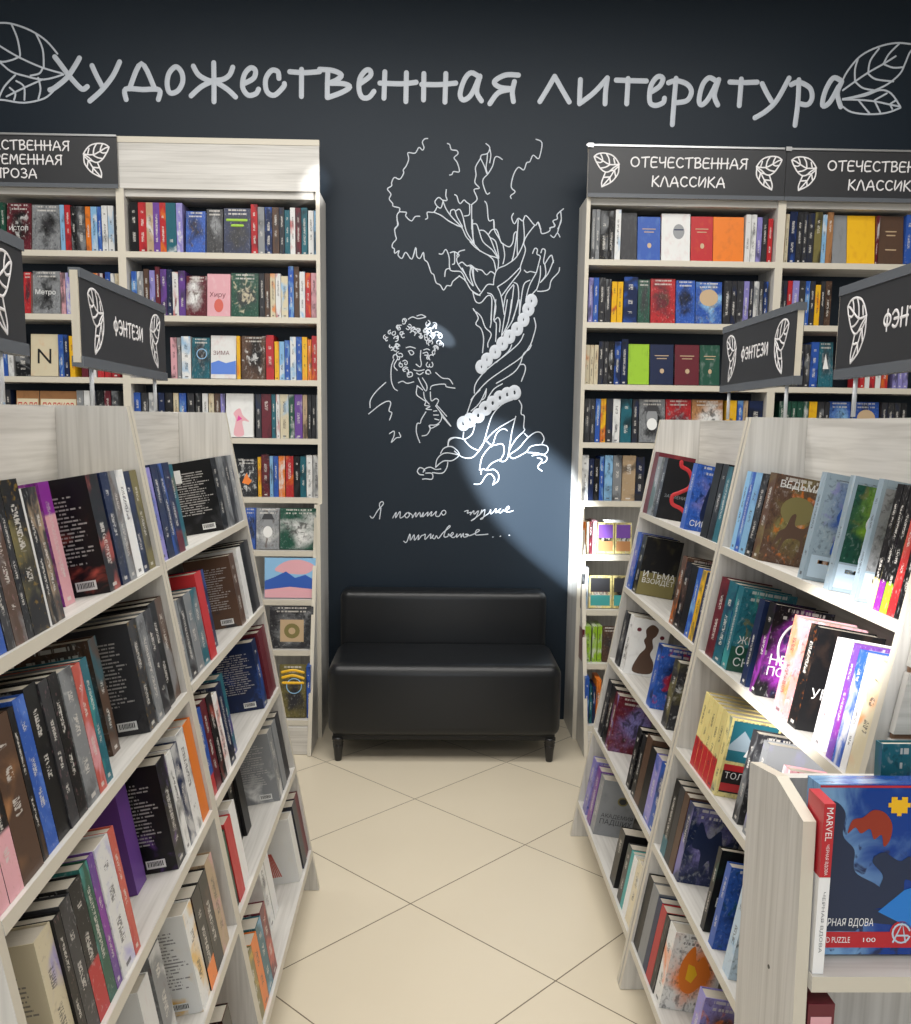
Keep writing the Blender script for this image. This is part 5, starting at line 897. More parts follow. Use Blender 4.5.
paint('portrait_drawing', PORTRAIT, .0048, mu, .0014)
_cs = unpack(CHAIN)
paint('chain_drawing', _cs[:9], .027, mu, .0018, 2); paint('chain_drawing', _cs[9:], .027, mu, .0018, 2)
paint('quote_lettering', HANDWRITING, .0048, mu)

# ------------------------------------------------------------------ wall bookcases
def yfront(z): return 4.297 if z > 1.13 else 4.297 - (1.13-z)*.331/1.13
def wall_case(name, x0, label, zs):
    root = tag(empty(name, (x0, YW, 0)), label, 'bookcase', 'bookcases along the dark wall')
    t = .018; x1 = .9
    def Y(y): return y - YW
    for xa in (0, x1-t):
        m_ = MB(); m_.prism([(Y(4.297), 1.13), (Y(4.297), 2.545), (-.002, 2.545), (-.002, 0), (Y(4.22), 0), (Y(4.22), 1.13)], 'x', xa, xa+t, 0, 1); m_.build('side_panel', [WOOD, EDGE], root)
        xi = xa + t if xa == 0 else xa - t
        m_ = MB(); m_.prism([(Y(4.297), 1.125), (Y(4.40), 1.125), (Y(4.40), .002), (Y(3.966), .002)], 'x', xi, xi+t, 0, 1); m_.build('base_panel', [WOOD, EDGE], root)
    m_ = MB(); m_.box((t, -.012, .05), (x1-t, -.003, 1.13)); m_.build('back_panel', [WOOD], root)
    m_ = MB(); m_.box((.001, Y(4.297), 2.546), (x1-.001, Y(4.297)+.018, 2.765)); m_.box((0, Y(4.297)-.003, 2.742), (x1, Y(4.297)+.020, 2.767), 1); m_.build('header_panel', [WOOD, EDGE], root)
    m_ = MB(); m_.box((t, Y(4.317), 2.515), (x1-t, -.012, 2.545)); m_.build('top_panel', [WOOD, EDGE], root)
    for z in zs:
        inn = t if z > 1.14 else 2*t
        m_ = MB(); m_.box((inn, Y(yfront(z)), z-.026), (x1-inn, -.013, z), 0, ('-y',)); m_.build('shelf', [WOOD, EDGE], root)
    m_ = MB(); m_.box((2*t, Y(yfront(0.07))+.004, .002), (x1-2*t, Y(yfront(0.07))+.022, zs[-1]-.027)); m_.build('plinth', [WOOD, EDGE], root)
    return root
XL, XR = -.5462, .6687
wall_case('wall_bookcase', XL-1.8, 'pale oak wall bookcase under the black three-line prose sign', WALL_Z['L'])
wall_case('wall_bookcase', XL-.9, 'pale oak wall bookcase with a blank wooden header, left of the mural', WALL_Z['L'])
wall_case('wall_bookcase', XR, 'pale oak wall bookcase directly right of the mural and sofa', WALL_Z['R'])
wall_case('wall_bookcase', XR+.9, 'pale oak wall bookcase at the right edge, second from the mural', WALL_Z['R'])

def header_sign(x0, lines, label, hh, leaves):
    root = tag(empty('category_sign', (x0, 4.290, 2.546)), label, 'sign', 'black category signs on the wall bookcases')
    m_ = MB(); m_.box((.001, -.006, .002), (.899, 0, .216)); m_.build('board', [BLACKBOARD], root)
    m_ = MB(); m_.box((-.012, -.012, .214), (.9, .0, .222)); m_.box((-.006, -.014, .208), (.02, -.0, .226)); m_.build('rail', [STEEL], root)
    m_ = MB(); m_.box((.001, -.010, -.006), (.899, -.006, .012)); m_.build('lower_rail', [CLEAR], root)
    to3 = lambda a, b, q=0: (a, -.0066 - q, b)
    for i, (tx, cx, zc) in enumerate(lines):
        ws, wd = word(tx, hh)
        st = [[(a + cx - wd/2, b + zc - hh/2) for a, b in s_] for s_ in ws]
        V, F = ribbon(st, hh*.15, to3, True, 3); mesh_obj('lettering', V, F, [SIGNWHITE], root)
    for (lx, mir) in leaves:
        V, F = ribbon(leaf(lx, .04, .115, .145, mir), .0062, to3, True, 3); mesh_obj('leaf_emblem', V, F, [SIGNWHITE], root)
header_sign(XL-1.8, [('ОТЕЧЕСТВЕННАЯ', .445, .172), ('СОВРЕМЕННАЯ', .445, .112), ('ПРОЗА', .445, .052)], 'black sign with three lettered lines ending in ПРОЗА, above the leftmost wall books', .040, [(.03, True), (.75, False)])
header_sign(XR, [('ОТЕЧЕСТВЕННАЯ', .458, .150), ('КЛАССИКА', .458, .068)], 'black classics sign with both leaf emblems fully visible, beside the mural', .0435, [(.025, True), (.765, False)])
header_sign(XR+.9, [('ОТЕЧЕСТВЕННАЯ', .458, .150), ('КЛАССИКА', .458, .068)], 'black classics sign cut off by the right edge of the picture', .0435, [(.025, True), (.765, False)])

# ------------------------------------------------------------------ sofa
def rounded(name, a, b, r, mt, parent, seg=5, puff=0):
    bm = bmesh.new(); bmesh.ops.create_cube(bm, size=1)
    for v_ in bm.verts: v_.co = Vector([(a[i]+b[i])/2 + v_.co[i]*(b[i]-a[i]) for i in range(3)])
    bmesh.ops.bevel(bm, geom=bm.edges[:], offset=r, segments=seg, affect='EDGES', profile=.5)
    me = bpy.data.meshes.new(name); bm.to_mesh(me); bm.free(); me.materials.append(mt)
    for p in me.polygons: p.use_smooth = True
    return link(bpy.data.objects.new(name, me), parent)
def leather():
    mt, nt, b = mat('black_leatherette'); n = N(nt)
    tc = n.new('ShaderNodeTexCoord').outputs['Object']
    b.inputs['Base Color'].default_value = (.008, .009, .0105, 1); b.inputs['Roughness'].default_value = .33; b.inputs['Specular IOR Level'].default_value = .38
    bp = n.new('ShaderNodeBump'); bp.inputs['Strength'].default_value = .12; bp.inputs['Distance'].default_value = .01
    h = n.math('ADD', n.math('MULTIPLY', n.noise(tc, 5.0, 2), 1.0), n.math('MULTIPLY', n.noise(tc, 220.0, 2), .06)); n.link(h, bp.inputs['Height']); n.link(bp.outputs[0], b.inputs['Normal'])
    return mt
LEA = leather()
sofa = tag(empty('bench_sofa', (.042, 4.13, 0)), 'black leatherette two-seat sofa without arms standing under the mural', 'sofa')
rounded('seat', (-.522, -.25, .118), (.522, .20, .455), .052, LEA, sofa, 6)
rounded('backrest', (-.510, .195, .20), (.500, .345, .705), .04, LEA, sofa, 6)
rounded('underframe', (-.50, -.22, .10), (.50, .32, .16), .008, simple('black_frame_cloth', (.01, .01, .01), .7), sofa, 2)
LEGM = simple('black_turned_wood', (.012, .011, .011), .25)
def lathe(name, prof, mt, parent, loc, seg=20):
    V = []; F = []
    for (r, z) in prof: V += [(r*math.cos(2*PI*k/seg), r*math.sin(2*PI*k/seg), z) for k in range(seg)]
    for i in range(len(prof)-1):
        for k in range(seg): F.append((i*seg+k, i*seg+(k+1) % seg, (i+1)*seg+(k+1) % seg, (i+1)*seg+k))
    F.append(tuple(range(seg))[::-1]); F.append(tuple((len(prof)-1)*seg+k for k in range(seg)))
    o = mesh_obj(name, V, F, [mt], parent, smooth=True); o.location = loc; return o
for sx in (-.478, .478):
    for sy in (-.205, .28):
        lathe('leg', [(.014, 0), (.016, .004), (.020, .05), (.024, .078), (.021, .083), (.026, .088), (.021, .093), (.027, .10), (.027, .112)], LEGM, sofa, (sx, sy, 0))

# ------------------------------------------------------------------ island bookcases
DX, ZT, CX = .268, 1.534, .415
TILT = math.atan(DX/ZT)
SHZ = [1.212, .945, .685, .42, .14]
CASE = {'LN': 'pale oak sloped island bookcase nearest the camera on the left', 'LF': 'pale oak sloped island bookcase on the left, nearer the sofa',
        'RF': 'pale oak sloped island bookcase on the right, nearer the sofa', 'RN': 'pale oak sloped island bookcase nearest the camera on the right'}
roots = {}
for k in ('LN', 'LF', 'RF', 'RN'):
    ox, oy, ang, L = BAYS[k]
    root = tag(empty('island_bookcase', (ox, oy, 0), (0, 0, ang)), CASE[k], 'bookcase', 'sloped island bookcases along the aisle'); roots[k] = root
    t = .018
    for ya in (.0005, L-t-.0005):
        m_ = MB(); m_.prism([(0, .001), (-DX, ZT), (-2*CX+DX, ZT), (-2*CX, .001)], 'y', ya, ya+t, 0, 1, (0, 0, 1)); m_.build('side_panel', [WOOD, EDGE], root)
    m_ = MB(); m_.box((-CX-.008, t+.001, .05), (-CX+.008, L-t-.001, ZT-.004), grain=(0, 1, 0)); m_.build('back_panel', [WOOD, EDGE], root)
    for z in SHZ:
        xf = -DX*z/ZT; dep = (CX + xf)/math.cos(TILT) - .012
        Mx = Matrix.Translation((xf, 0, z)) @ Matrix.Rotation(-TILT, 4, 'Y')
        m_ = MB(); m_.box((-dep, t+.0008, -.0185), (0.001, L-t-.0008, 0), 0, ('+x',), Mx); m_.build('shelf', [WOOD, EDGE], root)
    m_ = MB(); m_.box((-.12, t+.001, .002), (-.102, L-t-.001, .09)); m_.build('plinth', [WOOD, EDGE], root)
# slotted end panel facing the camera at the near end of the right island
def slat():
    root = tag(empty('slatwall_panel', (.507-.268*0, 1.343, 0)), 'white slotted display panel closing the near end of the right island', 'panel')
    tz = ZT-.01
    m_ = MB(); zs = [.02, .72, .93, 1.041, 1.147, 1.255, 1.36, tz]
    def xl(z): return .018 + DX*z/ZT
    def xr(z): return 2*CX - .018 - DX*z/ZT
    for a, b in zip(zs[:-1], zs[1:]):
        b2 = b-.010
        m_.prism([(xl(a), a), (xl(b2), b2), (xr(b2), b2), (xr(a), a)], 'y', -.016, -.001, 0, 0, (1, 0, 0))
    m_.build('slats', [WOOD], root)
    m_ = MB()
    for b in zs[1:-1]:
        m_.prism([(xl(b)+.002, b-.011), (xl(b)+.002, b+.001), (xr(b)-.002, b+.001), (xr(b)-.002, b-.011)], 'y', -.007, -.0015, 0, 0)
    m_.build('groove', [simple('brown_raw_edge', (.24, .13, .075), .6)], root)
slat()
# end display with the boxed puzzles
ed = tag(empty('end_display_shelf', (.48, 1.32, 0)), 'pale oak end display with tall side panel and shelf of boxed puzzles', 'display shelf')
m_ = MB(); m_.prism([(-.012, 0.001), (-.255, .001), (-.215, 1.0), (-.115, 1.022), (-.012, 1.003)], 'x', 0, .017, 0, 1); m_.build('side_panel', [WOOD, EDGE], ed)
m_ = MB(); m_.prism([(-.012, 0.001), (-.255, .001), (-.215, 1.0), (-.115, 1.022), (-.012, 1.003)], 'x', .84, .857, 0, 1); m_.build('side_panel', [WOOD, EDGE], ed)
m_ = MB(); m_.box((.018, -.03, .02), (.839, -.012, .985)); m_.build('back_panel', [WOOD, EDGE], ed)
for z in (.795, .50, .12):
    m_ = MB(); m_.box((.0175, -.236, z-.022), (.8395, -.031, z), 0, ('-y',)); m_.build('shelf', [WOOD, EDGE], ed)
m_ = MB(); m_.prism([( -.135+.003*math.cos(k*PI/4), .745+.003*math.sin(k*PI/4)) for k in range(8)], 'x', -.001, .001); m_.build('screw', [simple('dark_screw', (.05, .045, .04), .4, .5)], ed)

# island signs
def island_sign(k, y0, y1, label):
    root = empty('island_sign', (0, 0, 0)); ox, oy, ang, L = BAYS[k]
    yc = (y0+y1)/2
    M_ = Matrix.Translation((ox, oy, 0)) @ Matrix.Rotation(ang, 4, 'Z') @ Matrix.Translation((-CX, yc, ZT))
    root.matrix_world = M_
    tag(root, label, 'sign', 'black island signs on posts')
    hl = (y1-y0)/2; zb, zt = .094, .286
    m_ = MB(); m_.box((-.008, -hl, zb), (.008, hl, zt)); m_.build('board', [CORE], root)
    for sg in (1, -1):
        a, b = sorted((sg*.0082, sg*.0102))
        m_ = MB(); m_.box((a, -hl+.006, zb+.003), (b, hl-.002, zt-.003)); m_.build('face', [BLACKBOARD], root)
    m_ = MB(); m_.box((-.0125, -hl+.004, zt-.014), (.0125, hl+.004, zt+.006)); m_.build('rail', [CLEAR], root)
    m_ = MB(); m_.box((-.0125, -hl+.004, zb-.008), (.0125, hl+.004, zb+.014)); m_.build('rail', [CLEAR], root)
    for yy in (-.24, .24):
        lathe('post', [(.005, .0005), (.005, .087)], SILVER, root, (0, yy, 0), 10)
    to3 = lambda a, b, q=0: (.0106 + q, a, b)
    ws, wd = word('ФЭНТЕЗИ', .034)
    V, F = ribbon([[(a-wd/2, b+.176) for a, b in s_] for s_ in ws], .0062, to3, True, 3); mesh_obj('lettering', V, F, [SIGNWHITE], root)
    for (yy, mir) in ((-hl+.05, True), (hl-.145, False)):
        V, F = ribbon(leaf(yy, .118, .095, .14, mir), .0055, to3, True, 3); mesh_obj('leaf_emblem', V, F, [SIGNWHITE], root)
island_sign('LN', .115, .78, 'black ФЭНТЕЗИ sign on posts cut off by the left edge')
island_sign('LF', .125, .77, 'black ФЭНТЕЗИ sign on posts in front of the blank-header bookcase')
island_sign('RF', .225, .835, 'smaller black ФЭНТЕЗИ sign on posts over the far right island')
island_sign('RN', .155, .82, 'larger black ФЭНТЕЗИ sign on posts cut off by the right edge')

# ------------------------------------------------------------------ books
random.seed(11)
def setcols(o, cols, seed, split=0.0, wall=False):
    for k, ch in zip(('c1', 'c2', 'c3'), cols):
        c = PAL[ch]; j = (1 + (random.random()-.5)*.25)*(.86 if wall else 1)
        o[k] = [min(1, c[0]*j), min(1, c[1]*j), min(1, c[2]*j)]
    o['seed'] = float(seed); o['split'] = float(split)
def cover_mesh(t, h, w, near, front, bd=.0018, spine='spine'):
    """three boards: spine at x=0 facing +x, boards at y=0 and y=t, origin at the foot of the spine"""
    V = []; F = []; UV = []; MI = []
    def box(a, b, faces):
        x0, y0, z0 = a; x1, y1, z1 = b; i = len(V)
        V.extend([(x0,y0,z0),(x1,y0,z0),(x1,y1,z0),(x0,y1,z0),(x0,y0,z1),(x1,y0,z1),(x1,y1,z1),(x0,y1,z1)])
        D = {'-z': (3,2,1,0), '+z': (4,5,6,7), '-y': (0,1,5,4), '+x': (1,2,6,5), '+y': (2,3,7,6), '-x': (3,0,4,7)}
        for nm, q in D.items():
            F.append(tuple(i+j for j in q)); uv = []
            for j in q:
                x, y, z = V[i+j]
                if nm == '+x': uv.append((min(1, max(0, y/t)), z/h))
                elif nm == '-y': uv.append((1+x/w, z/h))
                elif nm == '+y': uv.append((-x/w, z/h))
                else: uv.append((.02, .02))
            UV.append(uv)
            MI.append({'+x': 0, '-y': 1, '+y': 2}.get(nm, 3) if nm in faces else 3)
    box((-w, 0, 0), (-bd, bd, h), ('-y',)); box((-w, t-bd, 0), (-bd, t, h), ('+y',)); box((-bd, 0, 0), (0, t, h), ('+x', '-y', '+y'))
    me = bpy.data.meshes.new('book'); me.from_pydata(V, [], F)
    for mm in (BM[spine], BM[near], BM[front], BM['plain']): me.materials.append(mm)
    l = me.uv_layers.new(name='UVMap'); k = 0
    for p in UV:
        for q in p: l.data[k].uv = q; k += 1
    for p, i in zip(me.polygons, MI): p.material_index = i
    me.update(); return me
def pages(t, h, w, parent, bd=.0018, ins=.003):
    m_ = MB(); m_.box((-w+ins, bd+.0002, ins*.8), (-bd-.0002, t-bd-.0002, h-ins)); return m_.build('pages', [PAPER], parent)
MATC = {}
def ink(ch):
    if ch not in MATC: MATC[ch] = simple('cover_print_' + WORD[ch].replace(' ', '_'), PAL[ch], .35)
    return MATC[ch]
def front3(t, d=.0005): return lambda a, b, q=0: (-a, t+d+q, b)
def poly(name, pts, mt, parent, t, d=.0005):
    if name.split('_')[0] in ('figure', 'silhouette', 'rider', 'flame', 'wing', 'bird', 'glow', 'cloud') and len(pts) > 5: pts = catmull(list(pts) + [pts[0]], 5)[:-1]
    V = [(-a, t+d, b) for a, b in pts]; return mesh_obj(name, V, [tuple(range(len(V)))], [mt], parent)
def title(book, lines, t, h, w, ch, z, wd=.8, name='title'):
    if not lines: return
    for i, ln in enumerate(lines.split('|')):
        ww = min(w*wd, len(ln)*.0185)
        text_mesh(name, ln, .02, ink(ch), book, (-w*.1, t+.0006, z-i*.024), (R(90), 0, R(180)), ww)
def sticker(book, w, h, near, u0, v0, u1, v1, bars=True):
    y = -.0006 if near else None
    X = lambda u: -w + u*w
    o = mesh_obj('barcode_label' if bars else 'price_sticker', [(X(u0), y, v0*h), (X(u1), y, v0*h), (X(u1), y, v1*h), (X(u0), y, v1*h)], [(0,1,2,3)], [ink('w')], book)
    if bars:
        V = []; F = []; u = u0 + .025
        rr = random.Random(int(u0*1000+w*1e5))
        while u < u1-.03:
            d = rr.choice((.006, .01, .014)); k = len(V)
            V += [(X(u), y-.0002, (v0+.02)*h), (X(u+d), y-.0002, (v0+.02)*h), (X(u+d), y-.0002, (v1-.012)*h), (X(u), y-.0002, (v1-.012)*h)]; F.append((k,k+1,k+2,k+3)); u += d + rr.choice((.008, .012))
        mesh_obj('bars', V, F, [ink('k')], o)
def ellipse(cx, cz, rx, rz, n=20, a0=0): return [(cx+rx*math.cos(2*PI*k/n+a0), cz+rz*math.sin(2*PI*k/n+a0)) for k in range(n)]
def emblem(b, st, t, h, w, look):
    f3 = front3(t, .0007)
    def rib(name, pts, wd, ch): V, F = ribbon(pts, wd, f3, True, 4); mesh_obj(name, V, F, [ink(ch)], b)
    if st == 'Z':
        rib('ribbon_print', [[(.045,h*.97),(.05,h*.9),(.075,h*.85),(.092,h*.72),(.088,h*.58),(.06,h*.47),(.04,h*.4),(.045,h*.27),(.075,h*.22),(.095,h*.15),(.12,h*.05)]], .013, 'r'); title(b, 'ЗАТМЕНИЕ', t, h, w, 'g', h*.36, .62)
    elif st == 'F':
        poly('figure_print', [(w*.3,h*.25),(w*.35,h*.6),(w*.45,h*.78),(w*.62,h*.8),(w*.72,h*.66),(w*.68,h*.5),(w*.8,h*.3),(w*.7,h*.12),(w*.45,h*.1)], ink('n'), b, t)
        poly('figure_print', ellipse(w*.58,h*.66,w*.09,h*.07), ink('P'), b, t, .0009); poly('figure_print', [(w*.48,h*.56),(w*.68,h*.56),(w*.74,h*.34),(w*.6,h*.2),(w*.44,h*.32)], ink('V'), b, t, .0009)
        title(b, 'СИРЕНА', t, h, w, 'w', h*.07, .75)
    elif st == 'C':
        if 'olive' in look: poly('band_print', [(.001,.001),(w-.001,.001),(w-.001,h*.4),(.001,h*.4)], ink('I'), b, t)
        if 'crest' in look: poly('crest_print', ellipse(w*.6,h*.66,w*.14,h*.08), ink('I'), b, t); poly('crest_print', ellipse(w*.6,h*.66,w*.1,h*.055), ink('d'), b, t, .0008)
    elif st == 'S':
        poly('silhouette_print', [(w*.22,h*.06),(w*.3,h*.34),(w*.44,h*.5),(w*.36,h*.62),(w*.4,h*.7),(w*.36,h*.82),(w*.5,h*.92),(w*.68,h*.86),(w*.66,h*.74),(w*.58,h*.66),(w*.64,h*.52),(w*.6,h*.4),(w*.74,h*.24),(w*.7,h*.06)], ink('B'), b, t)
        for a, c in ((.82,.72),(.84,.26),(.18,.8)): poly('leaf_print', ellipse(w*a,h*c,w*.06,h*.035), ink('m'), b, t)
    elif st == 'H':
        poly('rider_print', [(w*.2,h*.2),(w*.26,h*.36),(w*.36,h*.42),(w*.42,h*.56),(w*.5,h*.58),(w*.52,h*.46),(w*.68,h*.44),(w*.78,h*.5),(w*.84,h*.42),(w*.72,h*.36),(w*.74,h*.18),(w*.69,h*.17),(w*.66,h*.3),(w*.42,h*.29),(w*.34,h*.16),(w*.3,h*.17),(w*.33,h*.3)], ink('B'), b, t)
        poly('sun_print', ellipse(w*.5,h*.62,w*.3,h*.16), ink('I'), b, t, .0003)
    elif st == 'W':
        i = .007
        for a0, b0, a1, b1 in ((0,0,i,h),(w-i,0,w,h),(i,0,w-i,i),(i,h-i*1.6,w-i,h),(i,h*.24,w-i,h*.24+.004)): poly('frame_print', [(a0+.0004,b0+.0004),(a1-.0004,b0+.0004),(a1-.0004,b1-.0004),(a0+.0004,b1-.0004)], ink('c'), b, t)
        poly('label_print', [(i,i),(w-i,i),(w-i,h*.24),(i,h*.24)], ink('C'), b, t)
        c = 'b' if 'blue scene' in look else ('W' if 'horse' in look else 'B')
        pq = mesh_obj('picture_print', [(-a_, t+.0003, b_) for a_, b_ in ((i,h*.25),(w-i,h*.25),(w-i,h-.015),(i,h-.015))], [(0,1,2,3)], [BM['art']], b, [[(.05,.05),(.95,.05),(.95,.8),(.05,.8)]])
        setcols(pq, {'b': 'cbv', 'W': 'GlI', 'B': 'gcd'}[c], 5.5+w*100)
        poly('figure_print', [(w*.3,h*.28),(w*.34,h*.5),(w*.28,h*.62),(w*.4,h*.78),(w*.52,h*.8),(w*.56,h*.64),(w*.7,h*.56),(w*.62,h*.44),(w*.66,h*.28),(w*.52,h*.3),(w*.48,h*.42),(w*.42,h*.29)], ink(c), b, t)
        poly('banner_print', [(w*.16,h*.2),(w*.8,h*.2),(w*.8,h*.165),(w*.16,h*.165)], ink('O' if c != 'W' else 'y'), b, t)
    elif st == 'E':
        poly('bird_print', [(w*.42,h*.5),(w*.48,h*.62),(w*.44,h*.74),(w*.54,h*.84),(w*.64,h*.78),(w*.7,h*.68),(w*.82,h*.52),(w*.7,h*.54),(w*.74,h*.42),(w*.6,h*.5)], ink('a'), b, t)
        poly('band_print', [(.001,.001),(w-.001,.001),(w-.001,h*.3),(.001,h*.3)], ink('G'), b, t)
        for i, ln in enumerate(('ЖЕ', 'О ПО', 'СКА')): title(b, ln, t, h, w, 'w', h*.34-i*.027, .7)
    elif st == 'M':
        rib('crescent_print', [C_(.07, h*.58, .045, .055, 60, 250, 10)], .005, 'W'); 
    elif st == 'T':
        i = .006
        poly('picture_print', [(i,h*.46),(w-i,h*.46),(w-i,h-i),(i,h-i)], ink('t'), b, t)
        poly('ship_print', [(w*.38,h*.54),(w*.46,h*.66),(w*.5,h*.56),(w*.6,h*.62),(w*.66,h*.53)], ink('w'), b, t, .0008); poly('hill_print', [(i,h*.66),(w*.3,h*.86),(w*.5,h*.72),(w*.7,h*.84),(w-i,h*.7),(w-i,h*.6),(i,h*.6)], ink('c'), b, t, .0007)
        poly('band_print', [(i,h*.06),(w-i,h*.06),(w-i,h*.4),(i,h*.4)], ink('k'), b, t); poly('band_print', [(i,h*.08),(w-i,h*.08),(w-i,h*.18),(i,h*.18)], ink('r'), b, t, .0008); poly('band_print', [(i,h*.34),(w-i,h*.34),(w-i,h*.42),(i,h*.42)], ink('r'), b, t, .0008)
    elif st == 'D':
        poly('wing_print', [(w*.12,h*.5),(w*.2,h*.82),(w*.4,h*.62),(w*.6,h*.74),(w*.7,h*.56),(w*.9,h*.62),(w*.8,h*.3),(w*.6,h*.12),(w*.5,h*.34),(w*.35,h*.2),(w*.3,h*.44)], ink('n'), b, t)
        poly('flame_print', ellipse(w*.78,h*.38,w*.07,h*.12), ink('u'), b, t, .0009)
    elif st == 'O':
        poly('flame_print', [(w*.3,h*.3),(w*.22,h*.6),(w*.4,h*.86),(w*.5,h*.66),(w*.62,h*.74),(w*.8,h*.52),(w*.66,h*.36),(w*.5,h*.24)], ink('o'), b, t); poly('flame_print', [(w*.36,h*.42),(w*.36,h*.62),(w*.48,h*.6),(w*.56,h*.5),(w*.48,h*.38)], ink('y'), b, t, .0009)
CASEN = {'LN': 'nearest left island', 'LF': 'farther left island', 'RF': 'farther right island', 'RN': 'nearest right island'}
EXACT = {}
counters = {}
for idx, (bk, si, y0, t, h, rec, cols, st, look, extra) in enumerate(ISLAND_BOOKS):
    ox, oy, ang, L = BAYS[bk]; z = SHZ[si]; xf = -DX*z/ZT
    side = bk[0]; w = .128 if st != 'W' else .14
    if extra and st == 'T': w = .115
    if 'slim' in look and h < .18: w = .115
    if rec > .02: w = min(w, .155 - rec) if si == 0 else w
    M_ = Matrix.Translation((ox, oy, 0)) @ Matrix.Rotation(ang, 4, 'Z') @ Matrix.Translation((xf, 0, z)) @ Matrix.Rotation(-TILT, 4, 'Y') @ Matrix.Translation((-rec-.002, y0, .0004))
    near = 'back' if st == 'B' else ('plain' if st == 'P' else 'art'); front = 'art' if st not in ('P',) else 'plain'
    if st in 'CZMEHDS' and st != 'P': front = 'plain' if st in 'ZSC' else 'art'
    o = bpy.data.objects.new('book', cover_mesh(t, h, w, near, front, spine='plain' if (st == 'P' and 'letter' not in look) else 'spine')); link(o); o.matrix_world = M_
    setcols(o, cols, idx*1.37 % 50, (.74 if 'purple top' in look else .24 if 'foot' in look else .4 if ('bottom' in look or 'below' in look) else 0))
    k = counters.setdefault((bk, si), 0); counters[(bk, si)] += 1
    # ordinal counted from the sofa end of the shelf
    row = [e for e in ISLAND_BOOKS if e[0] == bk and e[1] == si]; n_ = (len(row)-k) if side == 'L' else k+1
    tag(o, '%s, %s from sofa, %s shelf, %s' % (look, ORD[n_-1], ['top', 'second', 'third', 'fourth', 'bottom'][si], CASEN[bk]), 'book', 'books on the %s shelf of the %s' % (['top', 'second', 'third', 'fourth', 'bottom'][si], CASEN[bk]))
    pages(t, h, w, o)
    if st == 'B':
        sticker(o, w, h, True, .56, .045, .84, .125)
        if 'sticker' in look: sticker(o, w, h, True, .05, .72, .32, .9, False)
        if 'red flowers' in look:
            for (a, c, r_) in ((.5,.5,.12),(.72,.62,.09),(.3,.3,.1),(.6,.3,.08)):
                V = [(-w+(a*w+r_*w*math.cos(q*PI/5)*(1 if q % 2 else .55)), -.0007, c*h+r_*w*math.sin(q*PI/5)*(1 if q % 2 else .55)) for q in range(10)]
                mesh_obj('flower_print', V, [tuple(range(10))], [ink('r')], o)
    if 'tassel' in look:
        V = []; F = []
        for q in range(7):
            a_ = -w*.55 + (q-3)*.006; k_ = len(V); V += [(a_-.002, -.0006, h*.12), (a_+.002, -.0006, h*.12), (-w*.6+(q-3)*.002+.001, -.0006, h*.5), (-w*.6+(q-3)*.002-.001, -.0006, h*.5)]; F.append((k_, k_+1, k_+2, k_+3))
        mesh_obj('tassel_print', V, F, [ink('R')], o)
    if side == 'R': emblem(o, st, t, h, w, look)
    if extra and st in 'CHMT': title(o, extra, t, h, w, 'w' if st != 'C' or 'grey cover' not in look else 'd', {'H': h*.84, 'T': h*.24, 'M': h*.36, 'C': h*.32}[st], .86)

